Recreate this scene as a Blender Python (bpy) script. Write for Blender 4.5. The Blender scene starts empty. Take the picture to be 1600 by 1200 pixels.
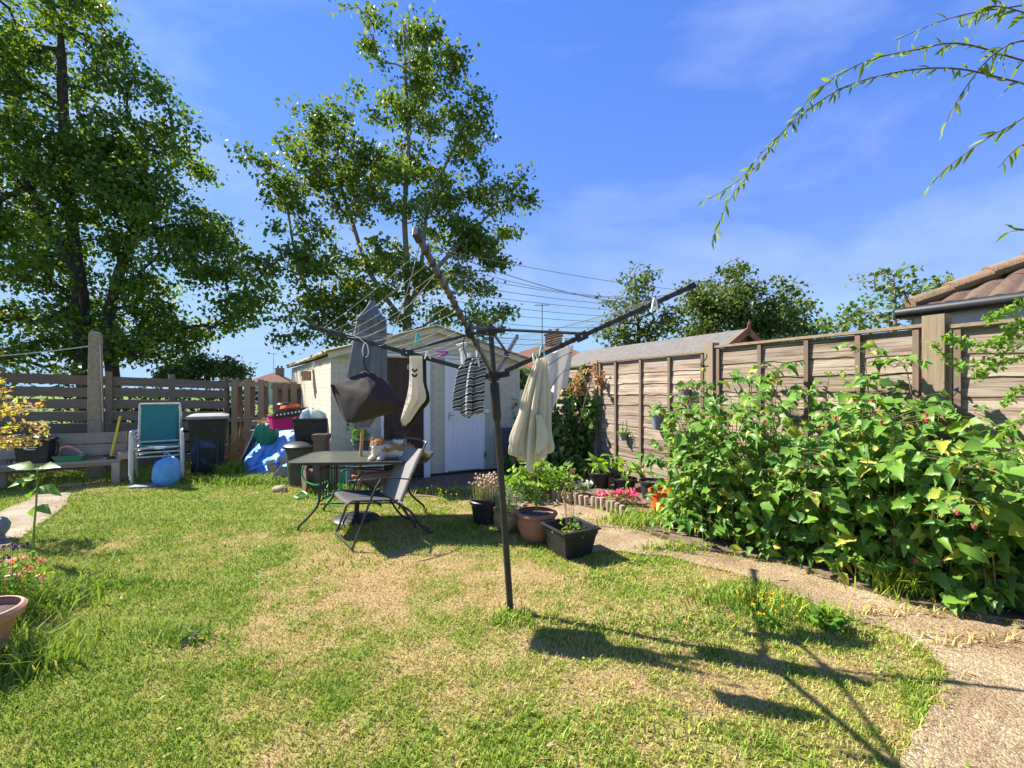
import bpy, bmesh, math, random
import numpy as np
from mathutils import Vector, Matrix, Euler

random.seed(7)
RNG = np.random.default_rng(7)
S = bpy.context.scene
col = S.collection
R = math.radians

# ---------------------------------------------------------------- camera
F, HZ, EYE = 680.0, 608.0, 1.5          # focal length and horizon row in photo pixels, eye height in metres
cam_d = bpy.data.cameras.new('camera')
cam = bpy.data.objects.new('camera', cam_d); col.objects.link(cam)
cam.location = (0, 0, EYE); cam.rotation_euler = (R(90), 0, 0)
cam_d.sensor_width = 36.0; cam_d.lens = 36.0 * F / 1600.0
cam_d.shift_y = (HZ - 600.0) / 1600.0
cam_d.clip_start = 0.05; cam_d.clip_end = 2000
S.camera = cam

# ---------------------------------------------------------------- sky, sun, exposure
SUN_H = Vector((-0.928, 0.372, 0)).normalized(); SUN_E = R(44)
w = bpy.data.worlds.new('World'); S.world = w; w.use_nodes = True
nt = w.node_tree; nt.nodes.clear()
def wn(t, **k):
    n = nt.nodes.new(t)
    for a, b in k.items(): setattr(n, a, b)
    return n
sky = wn('ShaderNodeTexSky', sky_type='NISHITA', sun_disc=False)
sky.sun_elevation = SUN_E; sky.sun_rotation = math.atan2(SUN_H.x, SUN_H.y) % (2 * math.pi)
sky.air_density = 1.0; sky.dust_density = 0.0; sky.ozone_density = 2.6; sky.altitude = 50
hs = wn('ShaderNodeHueSaturation'); hs.inputs['Saturation'].default_value = 1.75; hs.inputs['Value'].default_value = 1.0
hs.inputs['Hue'].default_value = 0.507
gm = wn('ShaderNodeGamma'); gm.inputs['Gamma'].default_value = 0.55
tc = wn('ShaderNodeTexCoord'); mp = wn('ShaderNodeMapping')
mp.inputs['Rotation'].default_value = (R(12), R(-24), R(10)); mp.inputs['Scale'].default_value = (1.1, 1.6, 3.6); mp.inputs['Location'].default_value = (10.2, 5.4, 13.8)
cl = wn('ShaderNodeTexNoise'); cl.inputs['Scale'].default_value = 1.35; cl.inputs['Detail'].default_value = 7; cl.inputs['Roughness'].default_value = 0.55
cl.inputs['Distortion'].default_value = 0.5
rp = wn('ShaderNodeValToRGB'); rp.color_ramp.elements[0].position = 0.47; rp.color_ramp.elements[1].position = 0.76
rp.color_ramp.elements[0].color = (0, 0, 0, 1); rp.color_ramp.elements[1].color = (0.27, 0.27, 0.27, 1)
tint = wn('ShaderNodeMixRGB', blend_type='MULTIPLY'); tint.inputs[0].default_value = 1; tint.inputs[2].default_value = (1.16, 0.96, 1.34, 1)
cap_ = wn('ShaderNodeMixRGB', blend_type='DARKEN'); cap_.inputs[0].default_value = 1; cap_.inputs[2].default_value = (1.0, 1.75, 2.75, 1)
mx = wn('ShaderNodeMixRGB'); mx.inputs['Color2'].default_value = (3.2, 3.5, 3.8, 1)
bg = wn('ShaderNodeBackground'); bg.inputs['Strength'].default_value = 0.135
wo = wn('ShaderNodeOutputWorld'); L = nt.links.new
L(tc.outputs['Generated'], mp.inputs['Vector']); L(mp.outputs[0], cl.inputs['Vector']); L(cl.outputs['Fac'], rp.inputs['Fac'])
L(sky.outputs[0], gm.inputs['Color']); L(gm.outputs[0], hs.inputs['Color']); L(hs.outputs[0], tint.inputs[1]); L(tint.outputs[0], cap_.inputs[1]); L(cap_.outputs[0], mx.inputs['Color1']); L(rp.outputs['Color'], mx.inputs['Fac'])
L(mx.outputs[0], bg.inputs['Color']); L(bg.outputs[0], wo.inputs['Surface'])

sd = bpy.data.lights.new('sun', 'SUN'); sd.energy = 4.8; sd.angle = R(0.55); sd.color = (1.0, 0.94, 0.84)
sun = bpy.data.objects.new('sun', sd); col.objects.link(sun); sun.location = (-9, 4, 12)
ld = Vector((-SUN_H.x * math.cos(SUN_E), -SUN_H.y * math.cos(SUN_E), -math.sin(SUN_E)))
sun.rotation_euler = ld.to_track_quat('-Z', 'Y').to_euler()
vs = S.view_settings; vs.view_transform = 'Standard'; vs.look = 'None'; vs.gamma = 1; vs.use_curve_mapping = False
vs.exposure = 1.45
S.render.resolution_x = 1024; S.render.resolution_y = 768

# ---------------------------------------------------------------- helpers
def P(px, py, Y): return Vector(((px - 800) / F * Y, Y, EYE - (py - HZ) / F * Y))
def G(px, py):
    Y = F * EYE / (py - HZ); return Vector(((px - 800) / F * Y, Y, 0))

def mat(name, c1, c2=None, scale=6.0, rough=0.7, bump=0.0, bscale=40.0, stretch=(1, 1, 1), metal=0.0, spec=0.35, objrand=0.0,
        c3=None, detail=6, coord='Object', ramp=(0.35, 0.65)):
    m = bpy.data.materials.new(name); m.use_nodes = True; n = m.node_tree.nodes; l = m.node_tree.links.new
    b = n['Principled BSDF']; b.inputs['Roughness'].default_value = rough; b.inputs['Metallic'].default_value = metal
    b.inputs['Specular IOR Level'].default_value = spec
    c2 = c2 or tuple(x * 0.82 for x in c1)
    t = n.new('ShaderNodeTexCoord'); mpn = n.new('ShaderNodeMapping'); mpn.inputs['Scale'].default_value = stretch
    l(t.outputs[coord], mpn.inputs['Vector'])
    vec = mpn.outputs[0]
    if objrand:
        oi = n.new('ShaderNodeObjectInfo'); ad = n.new('ShaderNodeVectorMath'); ad.operation = 'ADD'
        sc = n.new('ShaderNodeMath'); sc.operation = 'MULTIPLY'; sc.inputs[1].default_value = 37.0
        l(oi.outputs['Random'], sc.inputs[0]); l(mpn.outputs[0], ad.inputs[0]); l(sc.outputs[0], ad.inputs[1]); vec = ad.outputs[0]
    nz = n.new('ShaderNodeTexNoise'); nz.inputs['Scale'].default_value = scale; nz.inputs['Detail'].default_value = detail
    nz.inputs['Roughness'].default_value = 0.65
    l(vec, nz.inputs['Vector'])
    r = n.new('ShaderNodeValToRGB'); e = r.color_ramp.elements
    e[0].position, e[1].position = ramp; e[0].color = (*c1, 1); e[1].color = (*c2, 1)
    if c3:
        k = e.new((ramp[0] + ramp[1]) / 2); k.color = (*c3, 1)
    l(nz.outputs['Fac'], r.inputs['Fac']); out = r.outputs['Color']
    if objrand:
        h = n.new('ShaderNodeHueSaturation'); mr = n.new('ShaderNodeMapRange')
        mr.inputs['To Min'].default_value = 1 - objrand; mr.inputs['To Max'].default_value = 1 + objrand
        l(oi.outputs['Random'], mr.inputs['Value']); l(mr.outputs[0], h.inputs['Value']); l(out, h.inputs['Color']); out = h.outputs['Color']
    l(out, b.inputs['Base Color'])
    if bump:
        z = n.new('ShaderNodeTexNoise'); z.inputs['Scale'].default_value = bscale; z.inputs['Detail'].default_value = 5; l(vec, z.inputs['Vector'])
        bp = n.new('ShaderNodeBump'); bp.inputs['Strength'].default_value = bump; bp.inputs['Distance'].default_value = 0.01
        l(z.outputs['Fac'], bp.inputs['Height']); l(bp.outputs[0], b.inputs['Normal'])
    return m

def leafmat(name, c1, c2, c3=None, trans=0.35, rough=0.5, attr=None):
    """two-sided leaf: colour varies leaf by leaf, some light passes through"""
    m = bpy.data.materials.new(name); m.use_nodes = True; n = m.node_tree.nodes; l = m.node_tree.links.new
    b = n['Principled BSDF']; b.inputs['Roughness'].default_value = rough; b.inputs['Specular IOR Level'].default_value = 0.3
    ge = n.new('ShaderNodeNewGeometry'); r = n.new('ShaderNodeValToRGB'); e = r.color_ramp.elements
    e[0].color = (*c1, 1); e[1].color = (*c2, 1); e[0].position = 0.1; e[1].position = 0.9
    if c3: k = e.new(0.97); k.color = (*c3, 1); e[1].position = 0.85
    l(ge.outputs['Random Per Island'], r.inputs['Fac'])
    tr = n.new('ShaderNodeBsdfTranslucent'); ms = n.new('ShaderNodeMixShader'); ms.inputs['Fac'].default_value = trans
    hs2 = n.new('ShaderNodeHueSaturation'); hs2.inputs['Hue'].default_value = 0.485; hs2.inputs['Saturation'].default_value = 1.1; hs2.inputs['Value'].default_value = 1.7
    l(r.outputs['Color'], b.inputs['Base Color']); l(r.outputs['Color'], hs2.inputs['Color']); l(hs2.outputs[0], tr.inputs['Color'])
    l(b.outputs[0], ms.inputs[1]); l(tr.outputs[0], ms.inputs[2]); l(ms.outputs[0], n['Material Output'].inputs['Surface'])
    return m

def tag(o, label=None, cat=None, group=None, kind=None):
    if label: o['label'] = label
    if cat: o['category'] = cat
    if group: o['group'] = group
    if kind: o['kind'] = kind
    return o
def thing(name, label, cat, loc=(0, 0, 0), rz=0.0, group=None):
    o = bpy.data.objects.new(name, None); col.objects.link(o); o.empty_display_size = 0.1
    o.location = loc; o.rotation_euler = (0, 0, rz)
    return tag(o, label, cat, group)
def put(name, me, m=None, parent=None, loc=None, rot=None, scale=None):
    o = bpy.data.objects.new(name, me); col.objects.link(o)
    if m is not None and not me.materials: me.materials.append(m)
    if parent: o.parent = parent
    if loc is not None: o.location = loc
    if rot is not None: o.rotation_euler = rot
    if scale is not None: o.scale = scale
    return o
def smooth(me, ang=40):
    me.polygons.foreach_set('use_smooth', [True] * len(me.polygons))
    try: me.set_sharp_from_angle(angle=R(ang))
    except Exception: pass

class MB:
    def __init__(s): s.v = []; s.f = []
    def add(s, v, f):
        o = len(s.v); s.v += [tuple(x) for x in v]; s.f += [tuple(i + o for i in q) for q in f]; return s
    def box(s, c, size, rot=None):
        x, y, z = (k / 2 for k in size); c = Vector(c)
        v = [Vector((a * x, b * y, d * z)) for a in (-1, 1) for b in (-1, 1) for d in (-1, 1)]
        if rot is not None:
            M = rot if isinstance(rot, Matrix) else Euler(rot).to_matrix(); v = [M @ q for q in v]
        return s.add([q + c for q in v], [(0, 1, 3, 2), (4, 6, 7, 5), (0, 4, 5, 1), (2, 3, 7, 6), (0, 2, 6, 4), (1, 5, 7, 3)])
    def bar(s, a, b, w_, h_, up=(0, 0, 1)):
        a, b = Vector(a), Vector(b); d = (b - a); L_ = d.length; d.normalize(); u = Vector(up)
        sx = d.cross(u)
        if sx.length < 1e-4: sx = d.cross(Vector((1, 0, 0)))
        sx.normalize(); u = sx.cross(d)
        return s.box((a + b) / 2, (L_, w_, h_), Matrix((d, sx, u)).transposed())
    def tube(s, pts, r, n=8, sq=1.0, cap=True):
        pts = [Vector(p) for p in pts]; m = len(pts); rs = r if isinstance(r, (list, tuple)) else [r] * m
        up = Vector((0, 0, 1)); ring = []; ref = None
        for i, p in enumerate(pts):
            d = (pts[min(i + 1, m - 1)] - pts[max(i - 1, 0)])
            if d.length < 1e-9: d = up.copy()
            d.normalize()
            if ref is None: ref = d.cross(up) if abs(d.z) < .95 else d.cross(Vector((0, 1, 0)))
            ref = (ref - d * ref.dot(d)).normalized(); b = d.cross(ref)
            ring += [p + (ref * math.cos(2 * math.pi * k / n) + b * math.sin(2 * math.pi * k / n) * sq) * rs[i] for k in range(n)]
        f = [(i * n + k, i * n + (k + 1) % n, (i + 1) * n + (k + 1) % n, (i + 1) * n + k) for i in range(m - 1) for k in range(n)]
        if cap: f += [tuple(range(n - 1, -1, -1)), tuple((m - 1) * n + k for k in range(n))]
        return s.add(ring, f)
    def lathe(s, prof, n=24, c=(0, 0, 0), wob=0.0):
        c = Vector(c); v = []
        for r, z in prof:
            v += [c + Vector((r * math.cos(2 * math.pi * k / n), r * math.sin(2 * math.pi * k / n), z)) for k in range(n)]
        m = len(prof)
        return s.add(v, [(i * n + k, i * n + (k + 1) % n, (i + 1) * n + (k + 1) % n, (i + 1) * n + k) for i in range(m - 1) for k in range(n)])
    def loops(s, rings, cap=True):
        n = len(rings[0]); m = len(rings); v = [p for r_ in rings for p in r_]
        f = [(i * n + k, i * n + (k + 1) % n, (i + 1) * n + (k + 1) % n, (i + 1) * n + k) for i in range(m - 1) for k in range(n)]
        if cap: f += [tuple(range(n - 1, -1, -1)), tuple((m - 1) * n + k for k in range(n))]
        return s.add(v, f)
    def grid(s, fn, nu, nv):
        v = [fn(i / nu, j / nv) for j in range(nv + 1) for i in range(nu + 1)]
        return s.add(v, [(j * (nu + 1) + i, j * (nu + 1) + i + 1, (j + 1) * (nu + 1) + i + 1, (j + 1) * (nu + 1) + i) for j in range(nv) for i in range(nu)])
    def mesh(s, name, m=None, sm=True, ang=40):
        me = bpy.data.meshes.new(name); me.from_pydata(s.v, [], s.f); me.validate()
        bm = bmesh.new(); bm.from_mesh(me); bmesh.ops.recalc_face_normals(bm, faces=bm.faces); bm.to_mesh(me); bm.free()
        if m: me.materials.append(m)
        if sm: smooth(me, ang)
        return me
    def build(s, name, m, parent=None, sm=True, ang=40, bevel=0, thick=0, sub=0):
        o = put(name, s.mesh(name, m, sm, ang), None, parent)
        if thick: k = o.modifiers.new('thickness', 'SOLIDIFY'); k.thickness = thick; k.offset = 0
        if bevel: k = o.modifiers.new('bevel', 'BEVEL'); k.width = bevel; k.segments = 2; k.limit_method = 'ANGLE'
        if sub: k = o.modifiers.new('subdivision', 'SUBSURF'); k.levels = sub; k.render_levels = sub
        return o

def npmesh(name, v, faces, m, attrs=None, sm=False):
    """vertices (N,3) and faces (M,k) as arrays"""
    me = bpy.data.meshes.new(name); k = faces.shape[1]; nf = len(faces)
    me.vertices.add(len(v)); me.vertices.foreach_set('co', np.ascontiguousarray(v, dtype=np.float32).ravel())
    me.loops.add(nf * k); me.loops.foreach_set('vertex_index', np.ascontiguousarray(faces, dtype=np.int32).ravel())
    me.polygons.add(nf); me.polygons.foreach_set('loop_start', np.arange(0, nf * k, k, dtype=np.int32))
    if attrs:
        for a, vals in attrs.items():
            at = me.attributes.new(a, 'FLOAT', 'POINT'); at.data.foreach_set('value', np.ascontiguousarray(vals, dtype=np.float32))
    me.update(calc_edges=True)
    if m: me.materials.append(m)
    if sm: me.polygons.foreach_set('use_smooth', [True] * nf)
    return me

def leaf_tpl(n=3, width=0.6, fold=0.15, droop=0.25, serr=0.0, peak=0.4):
    """a leaf blade along +y of length 1, folded on its midrib"""
    ts = np.linspace(0, 1, n + 2); prof = []
    for i, t in enumerate(ts):
        wd = (t / peak) ** 0.7 if t < peak else ((1 - t) / (1 - peak)) ** 0.85
        wd *= width / 2 * (1 + (serr if i % 2 else -serr)); prof.append((t, wd))
    v = []; tri = []
    for t, wd in prof: v.append((0, t, -droop * t * t))
    nm = len(v); L_ = {}; Rr = {}
    for i in range(1, nm - 1):
        t, wd = prof[i]; z = -droop * t * t + fold * wd * 2
        L_[i] = len(v); v.append((-wd, t, z)); Rr[i] = len(v); v.append((wd, t, z))
    for D, sgn in ((L_, 1), (Rr, -1)):
        for i in range(nm - 1):
            if i == 0: q = [(0, 1, D[1])]
            elif i == nm - 2: q = [(i, i + 1, D[i])]
            else: q = [(i, i + 1, D[i + 1]), (i, D[i + 1], D[i])]
            tri += [t if sgn < 0 else t[::-1] for t in q]
    return np.array(v), np.array(tri)

def unit(a): return a / np.maximum(np.linalg.norm(a, axis=-1, keepdims=True), 1e-9)
def leaves(pos, dirs, nrm, size, tpl):
    """stamp the template at every position; returns vertices and triangles"""
    tv, tf = tpl; n = len(pos); d = unit(dirs); s = unit(np.cross(d, nrm)); u = np.cross(s, d)
    size = np.broadcast_to(np.asarray(size, float), (n,))
    v = pos[:, None, :] + size[:, None, None] * (tv[None, :, 0:1] * s[:, None, :] + tv[None, :, 1:2] * d[:, None, :] + tv[None, :, 2:3] * u[:, None, :])
    f = tf[None] + (np.arange(n) * len(tv))[:, None, None]
    return v.reshape(-1, 3), f.reshape(-1, tf.shape[1])
def rand_dirs(n, zbias=0.0):
    d = RNG.normal(size=(n, 3)); d = unit(d); d[:, 2] += zbias; return unit(d)
def edges_mesh(a, b, ra, rb, n=5):
    """one prism per edge"""
    d = unit(b - a); ref = np.where(np.abs(d[:, 2:3]) < .9, np.array([[0, 0, 1.]]), np.array([[1., 0, 0]])); s = unit(np.cross(d, ref)); u = np.cross(s, d)
    an = np.arange(n) * 2 * np.pi / n; c, si = np.cos(an), np.sin(an)
    ring = s[:, None, :] * c[None, :, None] + u[:, None, :] * si[None, :, None]
    v = np.concatenate([a[:, None] + ring * ra[:, None, None], b[:, None] + ring * rb[:, None, None]], axis=1)
    k = np.arange(n); q = np.stack([k, (k + 1) % n, n + (k + 1) % n, n + k], axis=1)
    f = q[None] + (np.arange(len(a)) * 2 * n)[:, None, None]
    return v.reshape(-1, 3), f.reshape(-1, 4)

_tab = {}
def vnoise(x, y, scale, seed=0):
    if seed not in _tab: _tab[seed] = np.random.default_rng(100 + seed).random((128, 128))
    T = _tab[seed]; x = np.asarray(x) * scale; y = np.asarray(y) * scale
    xi = np.floor(x).astype(int); yi = np.floor(y).astype(int); fx = x - xi; fy = y - yi
    fx = fx * fx * (3 - 2 * fx); fy = fy * fy * (3 - 2 * fy); g = lambda i, j: T[i % 128, j % 128]
    return (g(xi, yi) * (1 - fx) + g(xi + 1, yi) * fx) * (1 - fy) + (g(xi, yi + 1) * (1 - fx) + g(xi + 1, yi + 1) * fx) * fy
def fbm(x, y, scale, seed=0, o=4):
    s = 0; a = .5; t = 0
    for i in range(o): s = s + a * vnoise(x, y, scale * 2 ** i, seed + i); t += a; a *= .5
    return s / t
def inpoly(x, y, poly):
    ins = np.zeros(x.shape, bool); n = len(poly)
    for i in range(n):
        x0, y0 = poly[i][:2]; x1, y1 = poly[(i + 1) % n][:2]
        if y0 == y1: continue
        c = ((y0 > y) != (y1 > y)) & (x < (x1 - x0) * (y - y0) / (y1 - y0) + x0); ins ^= c
    return ins
def catmull(pts, n=6):
    pts = [Vector(p) for p in pts]; out = []
    for i in range(len(pts) - 1):
        p0, p1, p2, p3 = pts[max(i - 1, 0)], pts[i], pts[i + 1], pts[min(i + 2, len(pts) - 1)]
        for k in range(n):
            t = k / n; out.append(.5 * ((2 * p1) + (p2 - p0) * t + (2 * p0 - 5 * p1 + 4 * p2 - p3) * t * t + (3 * p1 - p0 - 3 * p2 + p3) * t ** 3))
    out.append(pts[-1]); return out

_bm = bmesh.new(); bmesh.ops.create_cube(_bm, size=1.0); BOXME = bpy.data.meshes.new('board'); _bm.to_mesh(BOXME); _bm.free()
_boxes = {}
def pieces_box(name, m, parent, loc, size, rot=(0, 0, 0)):
    """a plain piece: one shared cube mesh per material, scaled"""
    key = m.name
    if key not in _boxes: me = BOXME.copy(); me.materials.append(m); _boxes[key] = me
    return put(name, _boxes[key], None, parent, loc, rot, size)
# ================================================================ the ground
M = {}
def lawn_mat():
    m = bpy.data.materials.new('lawn_soil'); m.use_nodes = True; n = m.node_tree.nodes; l = m.node_tree.links.new; b = n['Principled BSDF']
    b.inputs['Roughness'].default_value = 0.95; b.inputs['Specular IOR Level'].default_value = 0.1
    a = n.new('ShaderNodeAttribute'); a.attribute_name = 'dry'
    r = n.new('ShaderNodeValToRGB'); e = r.color_ramp.elements; e[0].color = (.19, .22, .035, 1); e[1].color = (.38, .27, .13, 1)
    z = n.new('ShaderNodeTexNoise'); z.inputs['Scale'].default_value = 55; z.inputs['Detail'].default_value = 6
    t = n.new('ShaderNodeTexCoord'); l(t.outputs['Object'], z.inputs['Vector'])
    mx_ = n.new('ShaderNodeMixRGB'); mx_.blend_type = 'MULTIPLY'; mx_.inputs['Fac'].default_value = .7
    r2 = n.new('ShaderNodeValToRGB'); r2.color_ramp.elements[0].position = .3; r2.color_ramp.elements[0].color = (.45, .42, .36, 1); r2.color_ramp.elements[1].position = .65
    l(a.outputs['Fac'], r.inputs['Fac']); l(z.outputs['Fac'], r2.inputs['Fac']); l(r.outputs[0], mx_.inputs[1]); l(r2.outputs[0], mx_.inputs[2]); l(mx_.outputs[0], b.inputs['Base Color'])
    bp = n.new('ShaderNodeBump'); bp.inputs['Strength'].default_value = .8; bp.inputs['Distance'].default_value = .02; l(z.outputs['Fac'], bp.inputs['Height']); l(bp.outputs[0], b.inputs['Normal'])
    return m
def blade_mat():
    m = bpy.data.materials.new('grass_blades'); m.use_nodes = True; n = m.node_tree.nodes; l = m.node_tree.links.new; b = n['Principled BSDF']
    b.inputs['Roughness'].default_value = 0.55; b.inputs['Specular IOR Level'].default_value = 0.25
    a = n.new('ShaderNodeAttribute'); a.attribute_name = 'tone'
    r = n.new('ShaderNodeValToRGB'); e = r.color_ramp.elements
    e[0].position = 0; e[0].color = (.15, .29, .022, 1); e[1].position = 1; e[1].color = (.56, .40, .20, 1)
    k = e.new(.35); k.color = (.34, .43, .045, 1); k = e.new(.62); k.color = (.50, .45, .12, 1)
    l(a.outputs['Fac'], r.inputs['Fac']); l(r.outputs[0], b.inputs['Base Color'])
    tr = n.new('ShaderNodeBsdfTranslucent'); ms = n.new('ShaderNodeMixShader'); ms.inputs[0].default_value = .3
    l(r.outputs[0], tr.inputs['Color']); l(b.outputs[0], ms.inputs[1]); l(tr.outputs[0], ms.inputs[2]); l(ms.outputs[0], n['Material Output'].inputs['Surface'])
    return m
def gravel_mat(name, base, dark, light, sc):
    m = bpy.data.materials.new(name); m.use_nodes = True; n = m.node_tree.nodes; l = m.node_tree.links.new; b = n['Principled BSDF']
    b.inputs['Roughness'].default_value = .9; b.inputs['Specular IOR Level'].default_value = .2
    t = n.new('ShaderNodeTexCoord'); v = n.new('ShaderNodeTexVoronoi'); v.inputs['Scale'].default_value = sc; l(t.outputs['Object'], v.inputs['Vector'])
    r = n.new('ShaderNodeValToRGB'); e = r.color_ramp.elements; e[0].color = (*dark, 1); e[1].color = (*light, 1); k = e.new(.5); k.color = (*base, 1)
    sp = n.new('ShaderNodeSeparateColor'); l(v.outputs['Color'], sp.inputs[0]); l(sp.outputs[0], r.inputs['Fac'])
    z = n.new('ShaderNodeTexNoise'); z.inputs['Scale'].default_value = 2.2; z.inputs['Detail'].default_value = 8; l(t.outputs['Object'], z.inputs['Vector'])
    r2 = n.new('ShaderNodeValToRGB'); r2.color_ramp.elements[0].position = .33; r2.color_ramp.elements[1].position = .68; r2.color_ramp.elements[0].color = (.62, .56, .48, 1); r2.color_ramp.elements[1].color = (1.08, 1.05, 1, 1)
    mx_ = n.new('ShaderNodeMixRGB'); mx_.blend_type = 'MULTIPLY'; mx_.inputs[0].default_value = 1; l(z.outputs['Fac'], r2.inputs['Fac']); l(r.outputs[0], mx_.inputs[1]); l(r2.outputs[0], mx_.inputs[2]); l(mx_.outputs[0], b.inputs['Base Color'])
    bp = n.new('ShaderNodeBump'); bp.inputs['Strength'].default_value = .6; bp.inputs['Distance'].default_value = .008; bp.invert = True
    l(v.outputs['Distance'], bp.inputs['Height']); l(bp.outputs[0], b.inputs['Normal'])
    return m
M['lawn'] = lawn_mat(); M['blade'] = blade_mat()
M['path'] = gravel_mat('exposed_aggregate', (.33, .25, .155), (.20, .145, .085), (.48, .39, .27), 120)
M['slab'] = gravel_mat('old_concrete', (.32, .27, .20), (.25, .21, .155), (.38, .34, .27), 60)
M['soil'] = mat('soil', (.11, .075, .05), (.22, .16, .11), 9, .95, 1.0, 45, spec=.1)
M['field'] = mat('rough_grass', (.09, .14, .03), (.17, .22, .05), 1.5, .95, .6, 30, spec=.1)

FE0 = lambda Y: 5.177 - 0.4825 * Y                       # the right fence's foot: X at depth Y
PATH_L = [(775, 778), (835, 832), (900, 866), (960, 862), (1060, 874), (1110, 888), (1200, 912), (1290, 957), (1390, 987), (1450, 1012), (1482, 1055), (1455, 1110), (1425, 1150), (1400, 1200), (1385, 1330)]
PATH_R = [(1620, 1330), (1760, 1120), (1640, 990), (1420, 948), (1300, 910), (1240, 886), (1090, 862), (1020, 838), (970, 806), (880, 786), (800, 766)]
pathpoly = [G(*p) for p in PATH_L] + [Vector((3.6, 1.0, 0))] + [G(*p) for p in PATH_R[1:]]
def wob(poly, amp, seed, close=True):
    out = []; rr = random.Random(seed); n = len(poly)
    for i in range(n):
        a, b = poly[i], poly[(i + 1) % n]; k = max(1, int((b - a).length / .07))
        for j in range(k):
            p = a.lerp(b, j / k); out.append(Vector((p.x + rr.uniform(-amp, amp), p.y + rr.uniform(-amp, amp), p.z)))
    return out
def slab(name, poly, z, m, h=.05):
    bm = bmesh.new(); vs_ = [bm.verts.new((p.x, p.y, z)) for p in poly]; f = bm.faces.new(vs_)
    r = bmesh.ops.extrude_face_region(bm, geom=[f]); bmesh.ops.translate(bm, vec=(0, 0, -h), verts=[q for q in r['geom'] if isinstance(q, bmesh.types.BMVert)])
    bmesh.ops.recalc_face_normals(bm, faces=bm.faces); bmesh.ops.triangulate(bm, faces=bm.faces)
    me = bpy.data.meshes.new(name); bm.to_mesh(me); bm.free(); return tag(put(name, me, m), kind='structure')
pathpoly = wob(pathpoly, .018, 3)
slab('path', pathpoly, .014, M['path'])
leftpoly = wob([G(*p) for p in [(62, 768), (112, 771), (98, 796), (55, 826), (0, 862), (-120, 920), (-300, 950), (-300, 880), (-100, 842), (0, 801), (40, 784)]], .02, 5)
slab('path', leftpoly, .014, M['slab'])
soilpolyA = wob([G(*p) for p in [(575, 772), (650, 777), (770, 776), (880, 786), (830, 752), (760, 738), (690, 741), (660, 748), (560, 752)]], .04, 6)
slab('soil_strip', soilpolyA, .010, M['soil'])
bedpoly = wob([G(*p) for p in [(868, 783), (968, 804), (1020, 838), (1090, 860), (1240, 884), (1300, 908), (1420, 946), (1620, 985)]] + [Vector((FE0(y) + .05, y, 0)) for y in (2.6, 4.5, 6.5, 8.2)] + [Vector((.75, 8.2, 0)), Vector((.6, 6.6, 0))], .02, 8)
slab('flower_bed', bedpoly, .035, M['soil'])

_g = bmesh.new(); bmesh.ops.create_grid(_g, x_segments=8, y_segments=8, size=600); _me = bpy.data.meshes.new('ground'); _g.to_mesh(_me); _g.free()
tag(put('ground', _me, M['field'], loc=(0, 0, -.03)), kind='structure')

def dryness(x, y):
    """worn, straw-coloured patches of the lawn"""
    d = .42 * fbm(x, y, .9, 1) + .30 * fbm(x, y, 3.4, 9) + .28 * fbm(x, y, 11.0, 15, 3)
    d = (d - .5) * 4.2 + .27
    for px, py, rx, ry, a in [(470, 890, 1.5, .55, .42), (820, 905, .9, .35, .35), (950, 900, .7, .4, .3), (560, 960, .7, .35, .22), (860, 975, .35, .12, .4), (1000, 1075, .25, .12, .3), (560, 800, .9, .4, .25), (1420, 1020, .4, .25, .35), (1010, 960, .5, .2, .25),
                              (100, 1080, .25, .2, .45), (650, 880, .8, .35, .25),
                              (250, 800, 1.6, 1.1, -.55), (120, 900, .8, .5, -.45), (430, 755, 1.0, .5, -.6), (800, 975, .22, .13, -.7), (1090, 1010, .5, .2, -.35), (1150, 940, .45, .25, -.35), (880, 1120, .8, .25, -.32), (930, 870, .4, .2, -.2), (680, 840, .6, .3, -.3), (330, 1150, .5, .2, -.2), (1180, 1180, .4, .15, -.35), (600, 1000, .6, .2, -.15)]:
        c = G(px, py); d = d + .66 * a * np.exp(-(((x - c.x) / rx) ** 2 + ((y - c.y) / ry) ** 2))
    return np.clip(d, 0, 1)
def lumps(x, y): return .014 * (fbm(x, y, .8, 20, 3) - .5)
xs = np.arange(-11, 5.01, .07); ys = np.arange(-1.5, 10.01, .07); gx, gy = np.meshgrid(xs, ys); nx, ny = len(xs), len(ys)
gv = np.stack([gx.ravel(), gy.ravel(), lumps(gx, gy).ravel()], 1)
ii = (np.arange(ny - 1)[:, None] * nx + np.arange(nx - 1)[None]).ravel(); gf = np.stack([ii, ii + 1, ii + nx + 1, ii + nx], 1)
dd = dryness(gv[:, 0], gv[:, 1])
tag(put('lawn', npmesh('lawn', gv, gf, M['lawn'], {'dry': dd}, True)), kind='structure')

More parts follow.
